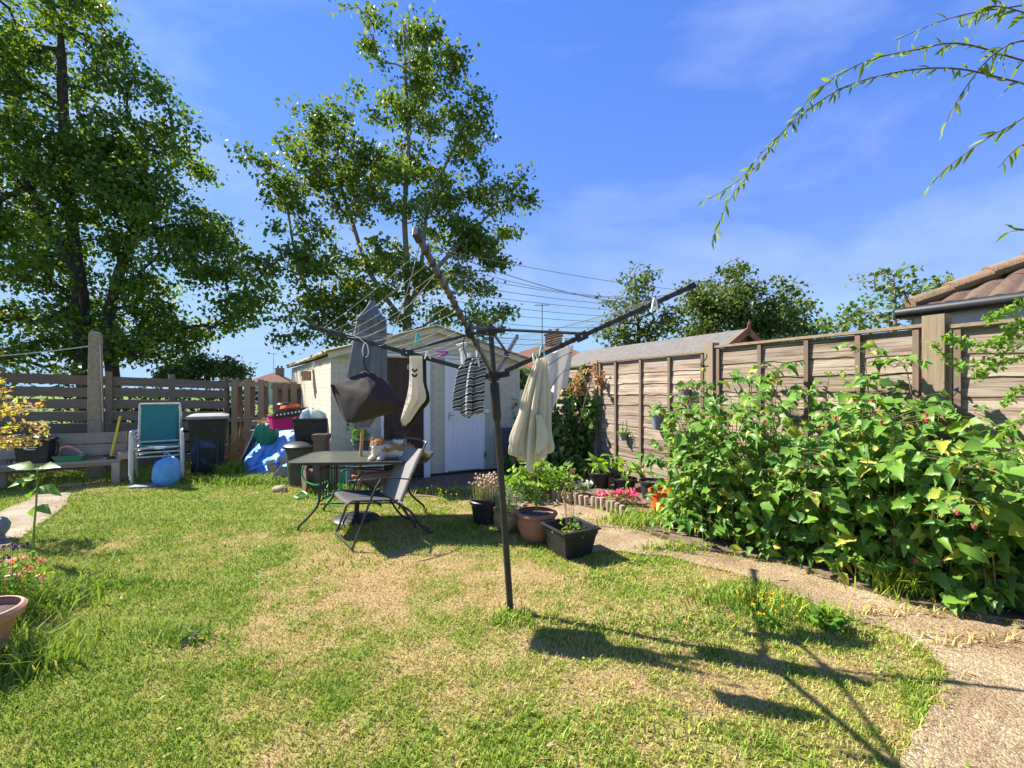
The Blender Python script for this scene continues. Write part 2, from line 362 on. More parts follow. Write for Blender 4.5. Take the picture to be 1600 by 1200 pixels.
def grass():
    X = []; Y = []
    def scatter(y0, y1, dens, marg=.25):
        n = int(dens * ((y1 - y0) * (2.36 * (y0 + y1) / 2 + .8)))
        y = np.sqrt(RNG.random(n) * (y1 ** 2 - y0 ** 2) + y0 ** 2); x = (RNG.random(n) * 2 - 1) * (1.18 * y + marg)
        X.append(x); Y.append(y)
    scatter(1.55, 2.4, 11000); scatter(2.4, 3.4, 8500); scatter(3.4, 5.0, 5200); scatter(5.0, 9.3, 2600)
    x = np.concatenate(X); y = np.concatenate(Y)
    d = dryness(x, y); fine = fbm(x, y, 7, 30)
    keep = ~inpoly(x, y, pathpoly) & ~inpoly(x, y, leftpoly) & ~inpoly(x, y, bedpoly) & ~(inpoly(x, y, soilpolyA) & (RNG.random(len(x)) > .12))
    keep &= x < FE0(y) - .05
    # inside the garage's plan nothing grows
    keep &= ~inpoly(x, y, [C0, C1, C2, C3]); keep &= ~((d > .7) & (RNG.random(len(x)) < .35))
    keep &= RNG.random(len(x)) < .45 + 1.1 * fine
    x, y, d, fine = x[keep], y[keep], d[keep], fine[keep]; n = len(x)
    h = (.011 + .019 * RNG.random(n)) * (1.35 - .6 * d) * (.6 + .8 * fine)
    wd = .0016 + .0016 * RNG.random(n) + .0006 * np.maximum(y - 3, 0)
    tone = np.clip(d * .78 + .1 + RNG.normal(0, .21, n), 0, 1); tone = np.where(RNG.random(n) < .10, np.clip(tone + .4, 0, 1), tone)
    ex = []
    # rank tufts: round the pole, by the pots, against the bins and fences, at the border on the left
    for px, py, sx, sy, cnt, hh, tn in [(802, 968, .09, .06, 300, .055, .25), (1408, 930, .10, .08, 240, .30, .22), (1010, 818, .22, .16, 1100, .13, .22), (1060, 860, .16, .06, 260, .09, .2), (420, 752, .55, .16, 2600, .13, .18),
                                        (525, 770, .3, .15, 700, .11, .2), (365, 742, .12, .12, 400, .25, .1), (60, 955, .12, .2, 700, .13, .2), (30, 1040, .14, .12, 420, .16, .25), (95, 900, .25, .14, 500, .05, .2), (1120, 985, .45, .12, 800, .045, .08), (290, 752, .7, .10, 1300, .07, .2), (1170, 945, .2, .1, 360, .11, .15),
                                        (940, 905, .15, .08, 200, .04, .2), (1275, 965, .12, .07, 260, .08, .15), (150, 915, .3, .1, 500, .06, .12), (980, 1160, .5, .12, 400, .045, .2), (690, 770, .5, .08, 500, .09, .3), (1000, 975, .3, .08, 300, .04, .15), (280, 1000, .12, .06, 160, .07, .05), (560, 880, .2, .08, 160, .035, .2), (1530, 1005, .3, .04, 120, .08, .9), (1380, 962, .4, .03, 160, .07, .9)]:
        c = G(px, py); ex.append(np.stack([c.x + RNG.normal(0, sx, cnt), c.y + RNG.normal(0, sy, cnt), hh * (.45 + .75 * RNG.random(cnt)), .0028 + .0025 * RNG.random(cnt) + .0004 * c.y * np.ones(cnt), np.clip(tn + RNG.normal(0, .14, cnt), 0, 1)], 1))
    e = np.concatenate(ex); x = np.concatenate([x, e[:, 0]]); y = np.concatenate([y, e[:, 1]]); h = np.concatenate([h, e[:, 2]]); wd = np.concatenate([wd, e[:, 3]]); tone = np.concatenate([tone, e[:, 4]]); n = len(x)
    # grass creeping over the edges of the paths
    rim = [p for poly in (pathpoly, leftpoly) for p in poly]; rp_ = np.array([(p.x, p.y) for p in rim]); kk = RNG.integers(0, len(rp_), 5200); gx_ = rp_[kk, 0] + RNG.normal(0, .035, 5200); gy_ = rp_[kk, 1] + RNG.normal(0, .035, 5200)
    x = np.concatenate([x, gx_]); y = np.concatenate([y, gy_]); h = np.concatenate([h, .02 + .035 * RNG.random(5200)]); wd = np.concatenate([wd, .0022 + .001 * RNG.random(5200)]); tone = np.concatenate([tone, np.clip(.45 + RNG.normal(0, .25, 5200), 0, 1)]); n = len(x)
    a = RNG.random(n) * 2 * np.pi; lean = h * (.25 + .95 * RNG.random(n)); a2 = a + RNG.normal(0, .5, n)
    z0 = lumps(x, y) - .002
    sx_, sy_ = -np.sin(a), np.cos(a)
    p0 = np.stack([x - sx_ * wd, y - sy_ * wd, z0], 1); p1 = np.stack([x + sx_ * wd, y + sy_ * wd, z0], 1)
    mx_, my_, mz_ = x + np.cos(a) * lean * .35, y + np.sin(a) * lean * .35, z0 + h * .62
    p2 = np.stack([mx_ + sx_ * wd * .75, my_ + sy_ * wd * .75, mz_], 1); p3 = np.stack([mx_ - sx_ * wd * .75, my_ - sy_ * wd * .75, mz_], 1)
    p4 = np.stack([x + np.cos(a2) * lean, y + np.sin(a2) * lean, z0 + h * .92], 1)
    v = np.stack([p0, p1, p2, p3, p4], 1).reshape(-1, 3); o = (np.arange(n) * 5)[:, None]
    f = np.concatenate([o + np.array([[0, 1, 2]]), o + np.array([[0, 2, 3]]), o + np.array([[3, 2, 4]])])
    print('grass blades', n)
    me = npmesh('grass', v, f, M['blade'], {'tone': np.repeat(tone, 5)})
    tag(put('grass', me), 'patchy green and straw coloured lawn grass with tufts', 'grass', kind='stuff')
# ================================================================ buildings and fences
VX = Vector((.9007, .4345, 0)); UX = Vector((-.4345, .9007, 0))         # along the garage front, along the right fence
VA = math.atan2(VX.y, VX.x)
C0 = Vector((-2.82, 6.785, 0)); C1 = C0 + VX * 3.29; SD = Vector((-.542, .84, 0)).normalized(); C3 = C0 + SD * 5.2; C2 = C1 + SD * 5.2
M['paintbrick'] = mat('cream_painted_brick', (.60, .545, .43), (.55, .49, .375), 3, .75, 0, 60, objrand=.04)
M['mortar'] = mat('painted_mortar', (.50, .45, .35), (.42, .37, .28), 9, .9, .3, 60)
M['cream'] = mat('cream_board', (.68, .62, .47), (.58, .52, .40), 4, .6, .1, 30)
M['upvc'] = mat('white_plastic', (.80, .81, .82), (.72, .73, .74), 2, .35, 0)
M['brownplank'] = mat('brown_plank', (.075, .043, .028), (.045, .026, .018), 7, .65, .25, 30, (1, 1, .1), objrand=.18)
M['dark'] = mat('black_plastic', (.018, .018, .019), (.03, .03, .032), 6, .45, .05, 80)
M['chrome'] = mat('dull_metal', (.55, .55, .55), (.4, .4, .4), 20, .35, 0, metal=.9)
M['roofsheet'] = mat('mossy_cement_sheet', (.30, .27, .22), (.20, .20, .10), 6, .95, .8, 35, c3=(.40, .34, .24))
M['greywood'] = mat('grey_weathered_wood', (.24, .195, .145), (.12, .092, .066), 5, .85, .5, 18, (.8, 6, 6), objrand=.2, c3=(.18, .145, .11))
M['fencewood'] = mat('weathered_fence_board', (.40, .325, .25), (.10, .06, .035), 2.3, .85, .55, 9, (1.3, 4, 4), objrand=.24, c3=(.27, .20, .145), ramp=(.40, .66))
M['batten'] = mat('fence_batten', (.24, .17, .12), (.14, .095, .065), 5, .85, .4, 18, (7, 7, .9), objrand=.12)
M['postwood'] = mat('fence_post', (.33, .26, .175), (.20, .14, .09), 5, .85, .4, 14, (8, 8, .8), objrand=.1)
M['palletwood'] = mat('pallet_wood', (.42, .30, .19), (.26, .17, .10), 5, .85, .4, 18, (7, 7, .7), objrand=.2)
M['felt'] = mat('roof_felt', (.17, .155, .14), (.12, .11, .10), 12, .95, .5, 120)

# ---- garage
gar = thing('garage', 'cream painted brick garage with low gable roof, dark plank door and white door', 'garage', C0)
def wpt(o, ang, x, y, z):          # wall frame -> garage frame
    return o + Vector((math.cos(ang) * x - math.sin(ang) * y, math.sin(ang) * x + math.cos(ang) * y, z))
FL = 3.29; SL = 5.2; SA = math.atan2(SD.y, SD.x)
DOORS = [(.76, 1.50, 0, 2.06), (1.82, 2.55, .04, 2.08)]
core = MB()
q = [Vector((0, 0, 0)), C1 - C0, C2 - C0, C3 - C0]; inn = [(p - (q[0] + q[2]) / 2) for p in q]
cen = (q[0] + q[2]) / 2; low = [cen + v for v in inn]
core.add([p + Vector((0, 0, 0)) for p in low] + [p + Vector((0, 0, 2.03)) for p in low], [(0, 1, 5, 4), (1, 2, 6, 5), (2, 3, 7, 6), (3, 0, 4, 7), (4, 5, 6, 7)])
wallo = core.build('wall', M['mortar'], gar, sm=False)
bl, bh, jn = .222, .072, .0095
rows = int(2.0 / .0745); cand = []
for side in (0, 1):
    o = Vector((0, 0, 0)); ang = VA if side == 0 else SA; LN = FL if side == 0 else SL
    for r_ in range(rows):
        z = .04 + r_ * .0745; x = -(bl / 2 if r_ % 2 else 0)
        while x < LN:
            a, b = max(x, 0.0), min(x + bl, LN); x += bl + jn; segs = [(a, b)]
            if side == 0:
                for d0, d1, z0, z1 in DOORS:
                    if z0 - .05 < z < z1: segs = [s for a_, b_ in segs for s in ((a_, min(b_, d0)), (max(a_, d1), b_)) if s[1] - s[0] > .03]
            for a_, b_ in segs:
                if b_ - a_ > .03: cand.append((side, (a_ + b_) / 2, z + bh / 2, b_ - a_, ang))
def bweight(c):
    p = C0 + wpt(Vector((0, 0, 0)), c[4], c[1], 0, c[2]); d = p.length
    vis = (abs(Vector((math.cos(c[4]), math.sin(c[4]))).cross(Vector((p.x, p.y)).normalized())) if True else 1)
    px = 800 + F * p.x / p.y; hid = 1.0 if (c[2] > .85 or px > 668) else .3
    return -c[3] * vis / d * hid
cand.sort(key=bweight); rest = MB()
for i, (side, x, z, ln, ang) in enumerate(cand):
    y = .012 * (1 if side == 1 else -1) + random.uniform(-.0015, .0015)
    p = wpt(Vector((0, 0, 0)), ang, x, -y if side == 0 else y, z); off = wpt(Vector((0, 0, 0)), ang, x, (.019 if side == 0 else -.019) + random.uniform(-.0015, .0015), z)
    if i < 300: pieces_box('brick', M['paintbrick'], wallo, off, (ln, .05, bh), (0, 0, ang))
    else: rest.box(off, (ln, .05, bh), (0, 0, ang))
tag(rest.build('brickwork', M['paintbrick'], wallo, sm=False), kind='stuff')
# gable, roof
mid = (C1 - C0) / 2; zr = 2.52; ze = 2.02
gb = MB()
for k in range(6):
    z0 = ze + .003 + k * .08; hw = (FL / 2 - .02) * max(0, 1 - (z0 + .08 - ze) / (zr - ze + .03))
    hw0 = (FL / 2) * (1 - (z0 - ze) / (zr - ze + .03))
    a = [mid - VX * hw0, mid + VX * hw0, mid + VX * hw, mid - VX * hw]
    nrm = Vector((VX.y, -VX.x, 0)); b = MB()
    v = [a[0] + Vector((0, 0, z0)) + nrm * .03, a[1] + Vector((0, 0, z0)) + nrm * .03, a[2] + Vector((0, 0, z0 + .078)) + nrm * .012, a[3] + Vector((0, 0, z0 + .078)) + nrm * .012]
    v += [p - nrm * .05 for p in v]
    b.add(v, [(0, 1, 2, 3), (7, 6, 5, 4), (0, 4, 5, 1), (1, 5, 6, 2), (2, 6, 7, 3), (3, 7, 4, 0)]).build('gable_board', M['cream'], gar, sm=False)
rf = MB(); ov = .16
def roof_side(sgn):
    e0 = (q[0] if sgn < 0 else q[1]) + VX * sgn * .10 - SD * ov; e1 = e0 + SD * (SL + 2 * ov); r0 = mid - SD * ov; r1 = r0 + SD * (SL + 2 * ov)
    N = 90
    def fn(u, v):
        a = e0.lerp(e1, u); b = r0.lerp(r1, u); p = a.lerp(b, v); dz = .018 * math.sin(u * 2 * math.pi * 36)
        return Vector((p.x, p.y, (ze + .0) * (1 - v) + zr * v + .05 + dz + .006 * math.sin(v * 9 + u * 50)))
    return fn
for sgn in (-1, 1):
    MB().grid(roof_side(sgn), 144, 3).build('roof_sheet', M['roofsheet'], gar, thick=.022)
for sgn in (-1, 1):
    e0 = (q[0] if sgn < 0 else q[1]) + VX * sgn * .06 - SD * .10; r0 = mid - SD * .10
    MB().bar(e0 + Vector((0, 0, ze + .0)), r0 + Vector((0, 0, zr + .0)), .025, .09).build('bargeboard', M['cream'], gar, sm=False)
mo = MB(); 
for i in range(46):                          # moss cushions and broken edge along the left eave
    p = q[0] - VX * (.10 - random.random() * .18) + SD * random.uniform(-.1, SL); r_ = random.uniform(.02, .05)
    mo.lathe([(r_, -.01), (r_ * .9, r_ * .4), (r_ * .4, r_ * .75), (0.001, r_ * .8)], 7, p + Vector((0, 0, ze + .075)))
M['moss'] = mat('moss', (.22, .18, .05), (.34, .24, .10), 20, .95, .8, 60)
mo.build('moss', M['moss'], gar)
# brown plank door
d0, d1 = .79, 1.45; npk = 6; pw = (d1 - d0) / npk
for k in range(npk):
    pieces_box('plank', M['brownplank'], gar, wpt(Vector((0, 0, 0)), VA, d0 + pw * (k + .5), -.005 + random.uniform(-.002, .002), 1.05), (pw - .008, .03, 1.98), (0, 0, VA))
pieces_box('door_back', M['dark'], gar, wpt(Vector((0, 0, 0)), VA, (d0 + d1) / 2, .02, 1.05), (d1 - d0, .01, 2.0), (0, 0, VA))
for a, b, z0, z1 in [(.745, .79, .02, 2.08), (1.45, 1.555, .0, 2.08)]:
    pieces_box('door_frame', M['upvc'], gar, wpt(Vector((0, 0, 0)), VA, (a + b) / 2, -.03, (z0 + z1) / 2), (b - a, .07, z1 - z0), (0, 0, VA))
pieces_box('door_lintel', M['upvc'], gar, wpt(Vector((0, 0, 0)), VA, (d0 + d1) / 2, -.03, 2.062), (d1 - d0 - .002, .068, .035), (0, 0, VA))
cu = bpy.data.curves.new('house_number', 'FONT'); cu.body = '80'; cu.size = .12; cu.extrude = .003
to = bpy.data.objects.new('tmp', cu); col.objects.link(to); dg = bpy.context.evaluated_depsgraph_get(); tme = bpy.data.meshes.new_from_object(to.evaluated_get(dg)); bpy.data.objects.remove(to)
put('house_number', tme, M['upvc'], gar, wpt(Vector((0, 0, 0)), VA, 1.17, -.026, 1.83), (R(90), 0, VA))
# white door
wd0, wd1 = 1.855, 2.515
for a, b in [(1.82, 1.875), (2.495, 2.55)]:
    pieces_box('white_door_frame', M['upvc'], gar, wpt(Vector((0, 0, 0)), VA, (a + b) / 2, -.03, 1.07), (b - a, .06, 2.02), (0, 0, VA))
pieces_box('white_door_head', M['upvc'], gar, wpt(Vector((0, 0, 0)), VA, (wd0 + wd1) / 2, -.03, 2.058), (wd1 - wd0 - .042, .058, .05), (0, 0, VA))
dr = put('white_door', MB().box((0, 0, 0), (wd1 - wd0 - .05, .03, 1.95)).mesh('white_door', M['upvc'], False), None, gar, wpt(Vector((0, 0, 0)), VA, (wd0 + wd1) / 2, -.012, 1.05), (0, 0, VA))
for z, h_ in ((-.93, .09), (.12, .09), (.93, .09)): pieces_box('rail', M['upvc'], dr, (0, -.02, z), (.50, .022, h_))
for x in (-.28, .28): pieces_box('stile', M['upvc'], dr, (x, -.02, 0), (.07, .0225, 1.94))
for k in range(10):
    pieces_box('panel_slat', M['upvc'], dr, (-.225 + k * .05, -.0165, -.41), (.045, .008, .93))
    pieces_box('panel_slat', M['upvc'], dr, (-.225 + k * .05, -.0165, .52), (.045, .008, .69))
hd = MB().box((-.285, -.04, -.02), (.03, .02, .13)).tube([(-.285, -.05, .0), (-.285, -.075, .0), (-.20, -.08, .0)], .009, 8); hd.build('handle', M['chrome'], dr)
MB().lathe([(.001, -.03), (.04, -.03), (.05, 0), (.045, .03), (.001, .05)], 14, wpt(Vector((0, 0, 0)), VA, 2.60, -.06, 1.1)).build('bulkhead_lamp', M['upvc'], gar)
MB().tube([wpt(Vector((0, 0, 0)), VA, 2.57, -.035, 1.05), wpt(Vector((0, 0, 0)), VA, 2.57, -.035, .12)], .012, 6).build('conduit', M['upvc'], gar)
MB().box(wpt(Vector((0, 0, 0)), VA, 2.56, -.05, .32), (.05, .05, .12), (0, 0, VA)).build('tap_box', M['chrome'], gar, sm=False)
for o2, a2, ln2 in ((VX * 1.6 , VA, 3.34), ):
    pieces_box('plinth', M['dark'], gar, wpt(Vector((0, 0, 0)), VA, 1.645, -.012, .02), (3.2, .05, .055), (0, 0, VA))
# a small open box on the side wall
nb = thing('nest_box', 'small weathered wooden box with white lid fixed high on the garage side wall', 'box', C0 + SD * 1.75 + Vector((-.03, -.02, 1.66)), SA)
MB().box((0, .09, .09), (.16, .16, .18)).build('box', M['palletwood'], nb, sm=False, bevel=.004)
MB().box((0, .10, .195), (.24, .24, .02), (R(-12), 0, 0)).build('lid', M['upvc'], nb, sm=False)

# ---- right fence: overlapping boards, battens, caps, posts
fence = thing('garden_fence', 'tall weathered brown waney board fence with vertical battens along the raspberries', 'fence', (0, 0, 0))
def fpt(px):
    Y = 5.177 / ((px - 800) / F + .4825); return Vector((FE0(Y), Y, 0))
FA = math.atan2(-.9007, .4345)            # heading along the fence towards the house
INW = Vector((-.9007, -.4345, 0))         # towards the garden
def waney(i):
    rr = random.Random(i); mb = MB(); n = 14; v = []
    for k in range(n + 1):
        x = -.5 + k / n; zb = -.5 + rr.uniform(-.09, .05); zt = .5
        v += [(x, -.5, zb), (x, -.1, zt), (x, .5, zt), (x, .0, zb)]
    f = [(a * 4 + j, a * 4 + (j + 1) % 4, a * 4 + 4 + (j + 1) % 4, a * 4 + 4 + j) for a in range(n) for j in range(4)] + [(0, 1, 2, 3), (n * 4 + 3, n * 4 + 2, n * 4 + 1, n * 4)]
    return mb.add(v, f).mesh('fence_board', M['fencewood'], False)
WANEY = [waney(i) for i in range(7)]
def panel(a, b, top, batt, gravel=True):
    d = (b - a); Ln = d.length; d.normalize(); ang = math.atan2(d.y, d.x); inw = Vector((-d.y, d.x, 0))
    if inw.dot(INW) < 0: inw = -inw
    ps = .165; nr = int((top - .06) / ps) + 1; mid_ = (a + b) / 2
    for r_ in range(nr):
        z = top - .035 - ps * (r_ + .5)
        if z < .05: break
        p = mid_ + Vector((0, 0, z)) + inw * random.uniform(0, .004)
        fl = random.choice((0, math.pi)) if False else 0
        o = put('fence_board', random.choice(WANEY), None, fence, p, (random.uniform(-.02, .02), random.uniform(-.006, .006), ang), (Ln - .03, .028, ps * 1.22))
        # the shared board's proud lower edge lies at local -y; turn it to face the garden
        if (Matrix.Rotation(ang, 3, 'Z') @ Vector((0, -1, 0))).dot(inw) < 0: o.rotation_euler = (-o.rotation_euler.x, 0, ang + math.pi)
    for t in batt:
        p = a.lerp(b, t) + inw * .030; pieces_box('batten', M['batten'], fence, p + Vector((0, 0, top / 2)), (.042, .026, top - .03), (0, 0, ang))
    pieces_box('fence_cap', M['postwood'], fence, mid_ + inw * .012 + Vector((0, 0, top + .006)), (Ln - .01, .085, .028), (0, math.asin(max(-1, min(1, 0))), ang))
def post(p, h, wd=.10):
    pieces_box('fence_post', M['postwood'], fence, p + Vector((0, 0, h / 2)) + INW * .01, (wd, wd, h), (0, 0, FA))
pB = fpt(934); pC = fpt(1113); pD = fpt(1465); pE = pD + (pD - pC).normalized() * 1.95; pA = pB - (pC - pB).normalized() * 1.9
panel(pA, pB, 1.93, (.02, .25, .5, .75, .98)); panel(pB + (pC - pB).normalized() * .06, pC - (pC - pB).normalized() * .07, 1.97, [.02] + [((fpt(x) - pB).length / (pC - pB).length) for x in (962, 1003, 1051)] + [.975])
panel(pC + (pD - pC).normalized() * .06, pD - (pD - pC).normalized() * .075, 2.02, [.025] + [((fpt(x) - pC).length / (pD - pC).length) for x in (1187, 1265, 1352)] + [.975])
panel(pD + (pE - pD).normalized() * .075, pE, 1.99, (.03, .27, .5, .75, .98))
post(pB, 2.0, .09); post(pC, 2.08, .12); post(pD, 2.10, .14); post(pE, 2.05, .12)

# ---- left slatted fence
M['slat'] = M['greywood']
lf = thing('slat_fence', 'dark grey horizontal slat fence with gaps behind bench and bin', 'fence')
l0 = Vector((-12.2, 3.8, 0)); l1 = Vector((-8.24, 7.0, 0)); l2 = Vector((-7.37, 7.95, 0)); l3 = Vector((-6.02, 9.2, 0))
def slats(a, b, top0, top1, n=8, pitch=.213, hgt=.165):
    d = b - a; Ln = d.length; ang = math.atan2(d.y, d.x)
    for k in range(n):
        z = (top0 + top1) / 2 - pitch * (k + .5) + random.uniform(-.008, .008)
        pieces_box('fence_slat', M['greywood'], lf, (a + b) / 2 + Vector((0, 0, z)), (Ln - .01, .03, hgt), (random.uniform(-.03, .03), math.atan2(top0 - top1, Ln) + random.uniform(-.004, .004), ang))
slats(l0, l1, 1.82, 1.80); slats(l1, l2, 1.80, 1.76); slats(l2, l3, 1.76, 1.70)
bk = Vector((-.03, .03, 0))
for p, h in ((l1, 1.84), (l2, 1.82), ((l2 + l3) / 2, 1.79), (l3, 1.76)): pieces_box('fence_post', M['greywood'], lf, p + bk * (1.4 if h != 1.82 else -1) + Vector((0, 0, h / 2)), (.10, .08, h), (0, 0, R(42)))

# ---- pallets stood on end between the fence and the garage
def pallet(label, a, b, h, n):
    d = b - a; Ln = d.length; ang = math.atan2(d.y, d.x); t = thing('pallet', label, 'pallet', a, ang, 'pallets stood up as a screen')
    for k in range(n):
        x = Ln * (k + .5) / n + random.uniform(-.015, .015)
        pieces_box('plank', M['palletwood'], t, (x, -.03, h / 2), (random.uniform(.09, .125), .022, h + random.uniform(-.03, .03)), (0, random.uniform(-.02, .02), 0))
        pieces_box('back_plank', M['palletwood'], t, (x + .07, .11, h / 2), (.10, .022, h - .04))
    for z in (.10, h * .5, h - .10): pieces_box('bearer', M['palletwood'], t, (Ln / 2, .04, z), (Ln, .115, .09))
pallet('upright pallet with wide gaps next to the slat fence', Vector((-6.0, 9.2, 0)), Vector((-5.30, 9.45, 0)), 1.70, 3)
pallet('upright pallet butting against the garage side wall', Vector((-5.24, 9.47, 0)), Vector((-4.72, 9.62, 0)), 1.64, 3)

# ---- neighbour's shed behind the right fence
sh0 = pC + UX * .15 - INW * .74
shed = thing('garden_shed', 'felt roofed shed with brown gable end standing behind the right fence', 'shed', sh0, math.atan2(UX.y, UX.x))
SLn = 3.7; hw = .66; zrs = 2.30; zes = 1.90
for sg in (1, -1):
    MB().grid(lambda u, v: Vector((-.08 + u * (SLn + .16), sg * (hw + .08) * (1 - v), (zes - .045) * (1 - v) + zrs * v)), 12, 2).build('roof_slope', M['felt'], shed, sm=False, thick=.03)
MB().box((SLn / 2, 0, .93), (SLn, hw * 2, 1.86)).build('wall', M['batten'], shed, sm=False)
M['redwood'] = mat('stained_shiplap', (.30, .13, .06), (.20, .085, .04), 5, .7, .3, 20)
for k in range(4):
    z0 = 1.865 + k * .1; h0 = hw * (1 - (z0 - 1.86) / .46); h1 = hw * (1 - (z0 + .095 - 1.86) / .46)
    b = MB(); v = [(0, -h0, z0), (0, h0, z0), (0, max(h1, .01), z0 + .095), (0, -max(h1, .01), z0 + .095)]; v += [(.02, y, z) for _, y, z in v]
    b.add(v, [(0, 1, 2, 3), (7, 6, 5, 4), (0, 4, 5, 1), (1, 5, 6, 2), (2, 6, 7, 3), (3, 7, 4, 0)]).build('gable_board', M['redwood'], shed, sm=False)
for sg in (1, -1): MB().bar((-.11, sg * (hw + .06), zes - .06), (-.11, 0, zrs - .015), .02, .09).build('bargeboard', M['redwood'], shed, sm=False)
MB().tube([(-.12, 0, zrs - .06), (-.12, 0, zrs + .07), (-.12, 0, zrs + .12)], [.03, .025, .005], 4).build('finial', M['redwood'], shed, sm=False)

# ---- neighbour's bungalow roof over the fence on the right
M['tile'] = mat('brown_roof_tile', (.115, .068, .045), (.065, .045, .035), 5, .85, .5, 50, objrand=.18, c3=(.14, .09, .06))
M['lichen'] = mat('lichened_ridge_tile', (.20, .125, .08), (.12, .105, .055), 9, .95, .7, 40, objrand=.15, c3=(.23, .15, .09))
M['render'] = mat('pale_render', (.62, .58, .50), (.55, .51, .44), 3, .9, .3, 40)
M['fascia'] = mat('painted_fascia', (.60, .55, .48), (.48, .44, .38), 4, .6, .1)
bung = thing('bungalow', 'bungalow with brown tiled hip roof and black gutter beyond the fence', 'house', P(1432, 484, 4.45) * 1.0, FA)
bo = bung.location.copy(); bung.location.z = 0; EV = bo.z                 # local x: along the eave towards the house, local y: away from the garden
pit = math.tan(R(31)); LE = 6.0; WE = 6.0
# local +y after rotating by FA is (sin, cos)-ish: check which way leads away from the garden
yd = Matrix.Rotation(FA, 3, 'Z') @ Vector((0, 1, 0)); sgy = 1 if yd.dot(INW) < 0 else -1
def L3(x, y, z): return Vector((x, sgy * y, z))
ap = 3.0; mbr = MB().add([L3(0, 0, EV), L3(LE + 6, 0, EV), L3(LE + 6, ap, EV + ap * pit), L3(ap, ap, EV + ap * pit), L3(0, 6, EV), L3(LE + 6, 6, EV)], [(0, 1, 2, 3), (0, 3, 4), (3, 2, 5, 4)])
mbr.build('roof_deck', M['tile'], bung, sm=False)
tpl = MB(); nseg = 8; pr = []
for k in range(nseg + 1):
    u = k / nseg; pr.append((u - .5, .16 * math.sin(u * math.pi) ** 1.0 if u < .72 else .16 * math.sin(.72 * math.pi) * (1 - (u - .72) / .28) - .02))
tpl.add([(x, 0, z) for x, z in pr] + [(x, 1.1, z - .04) for x, z in pr] + [(x, 0, z - .14) for x, z in pr],
        [(k, k + 1, nseg + 2 + k, nseg + 1 + k) for k in range(nseg)] + [(k, 2 * nseg + 2 + k, 2 * nseg + 3 + k, k + 1) for k in range(nseg)])
tme2 = tpl.mesh('roof_tile', M['tile'], True, 60); tw, te = .165, .24
sl = math.atan(pit)
for r_ in range(9):
    for c_ in range(26):
        x = .1 + tw * c_; ya = (r_ * te) * math.cos(sl) - .03
        if x - tw * .3 < ya: continue
        o = put('roof_tile', tme2, None, bung, L3(x, ya, EV + max(0, ya) * pit + .02), (sl if sgy > 0 else -sl, 0, 0), (tw, te * sgy, .15))
        if sgy < 0: o.scale = (tw, -te, .15)
hp0 = L3(-.05, -.05, EV + .03); hdv = L3(1, 1, pit); hl = hdv.normalized()
for k in range(12):
    a = hp0 + hl * (.02 + k * .33); b = a + hl * .36
    MB().tube([a + Vector((0, 0, .02)), b], [.10, .085], 10, .75).build('hip_tile', M['lichen'], bung)
MB().tube([hp0 + Vector((-.0, 0, .05)), hp0 + Vector((-.03, 0, .16)), hp0 + hl * -.06 + Vector((0, 0, .2))], .012, 6).build('hip_iron', M['dark'], bung)
gt = MB().tube([L3(-.12, -.10, EV - .03), L3(8, -.10, EV - .03)], .055, 10); gt.tube([L3(-.10, -.10, EV - .03), L3(-.10, 6, EV - .03)], .055, 10); gt.build('gutter', M['dark'], bung)
MB().box(L3(4.0, -.03, EV - .11), (8, .025, .17)).build('fascia', M['fascia'], bung, sm=False)
MB().box(L3(-.03, 3.0, EV - .115), (.025, 6, .17)).build('end_fascia', M['fascia'], bung, sm=False)
MB().box(L3(4.0, .14, EV - .19), (8, .32, .012)).build('soffit', M['dark'], bung, sm=False)
MB().box(L3(4.25, 3.25, (EV - .2) / 2), (8, 5.9, EV - .2)).build('wall', M['render'], bung, sm=False)

# ---- distant houses
M['farroof'] = mat('far_clay_roof', (.19, .088, .05), (.13, .062, .038), 3, .9, .6, 14, (1, 1, 6))
M['farbrick'] = mat('far_brick', (.34, .20, .13), (.26, .15, .1), 8, .9)
def farhouse(label, c, w_, dp, ez, rz_, ang, chim, aerial=True):
    t = thing('far_house', label, 'house', c, ang, 'houses beyond the gardens')
    MB().box((0, 0, ez / 2), (w_, dp, ez)).build('wall', M['render'], t, sm=False)
    o = .3; a, b = w_ / 2 + o, dp / 2 + o; rl = max(.2, w_ / 2 - dp / 2)
    r_ = MB().add([(-a, -b, ez), (a, -b, ez), (a, b, ez), (-a, b, ez), (-rl, 0, rz_), (rl, 0, rz_)], [(0, 1, 5, 4), (1, 2, 5), (2, 3, 4, 5), (3, 0, 4), (3, 2, 1, 0)]).build('roof', M['farroof'], t, sm=False)
    k = MB().box((chim, 0, rz_), (.75, .5, 1.0)).box((chim, 0, rz_ + .47), (.85, .6, .1)); ch = k.build('chimney', M['farbrick'], r_, sm=False)
    for dx in (-.18, .18): MB().lathe([(.11, 0), (.09, .25), (.10, .26), (.07, .26)], 10, (chim + dx, 0, rz_ + .515)).build('chimney_pot', M['farroof'], ch)
    if aerial:
        m_ = MB().tube([(chim - .6, 0, rz_ - .2), (chim - .6, 0, rz_ + 2.1)], .02, 5); m_.tube([(chim - 1.0, 0, rz_ + 2.05), (chim - .2, 0, rz_ + 2.0)], .015, 5)
        for j in range(6): m_.tube([(chim - .95 + j * .13, -.2, rz_ + 2.03), (chim - .95 + j * .13, .2, rz_ + 2.03)], .01, 4)
        m_.build('aerial', M['dark'], r_)
c = P(862, 600, 22); farhouse('bungalow with clay hip roof and chimney seen past the white towel', Vector((c.x, c.y, 0)), 6.4, 5.4, 2.35, 3.75, R(-20), .1)
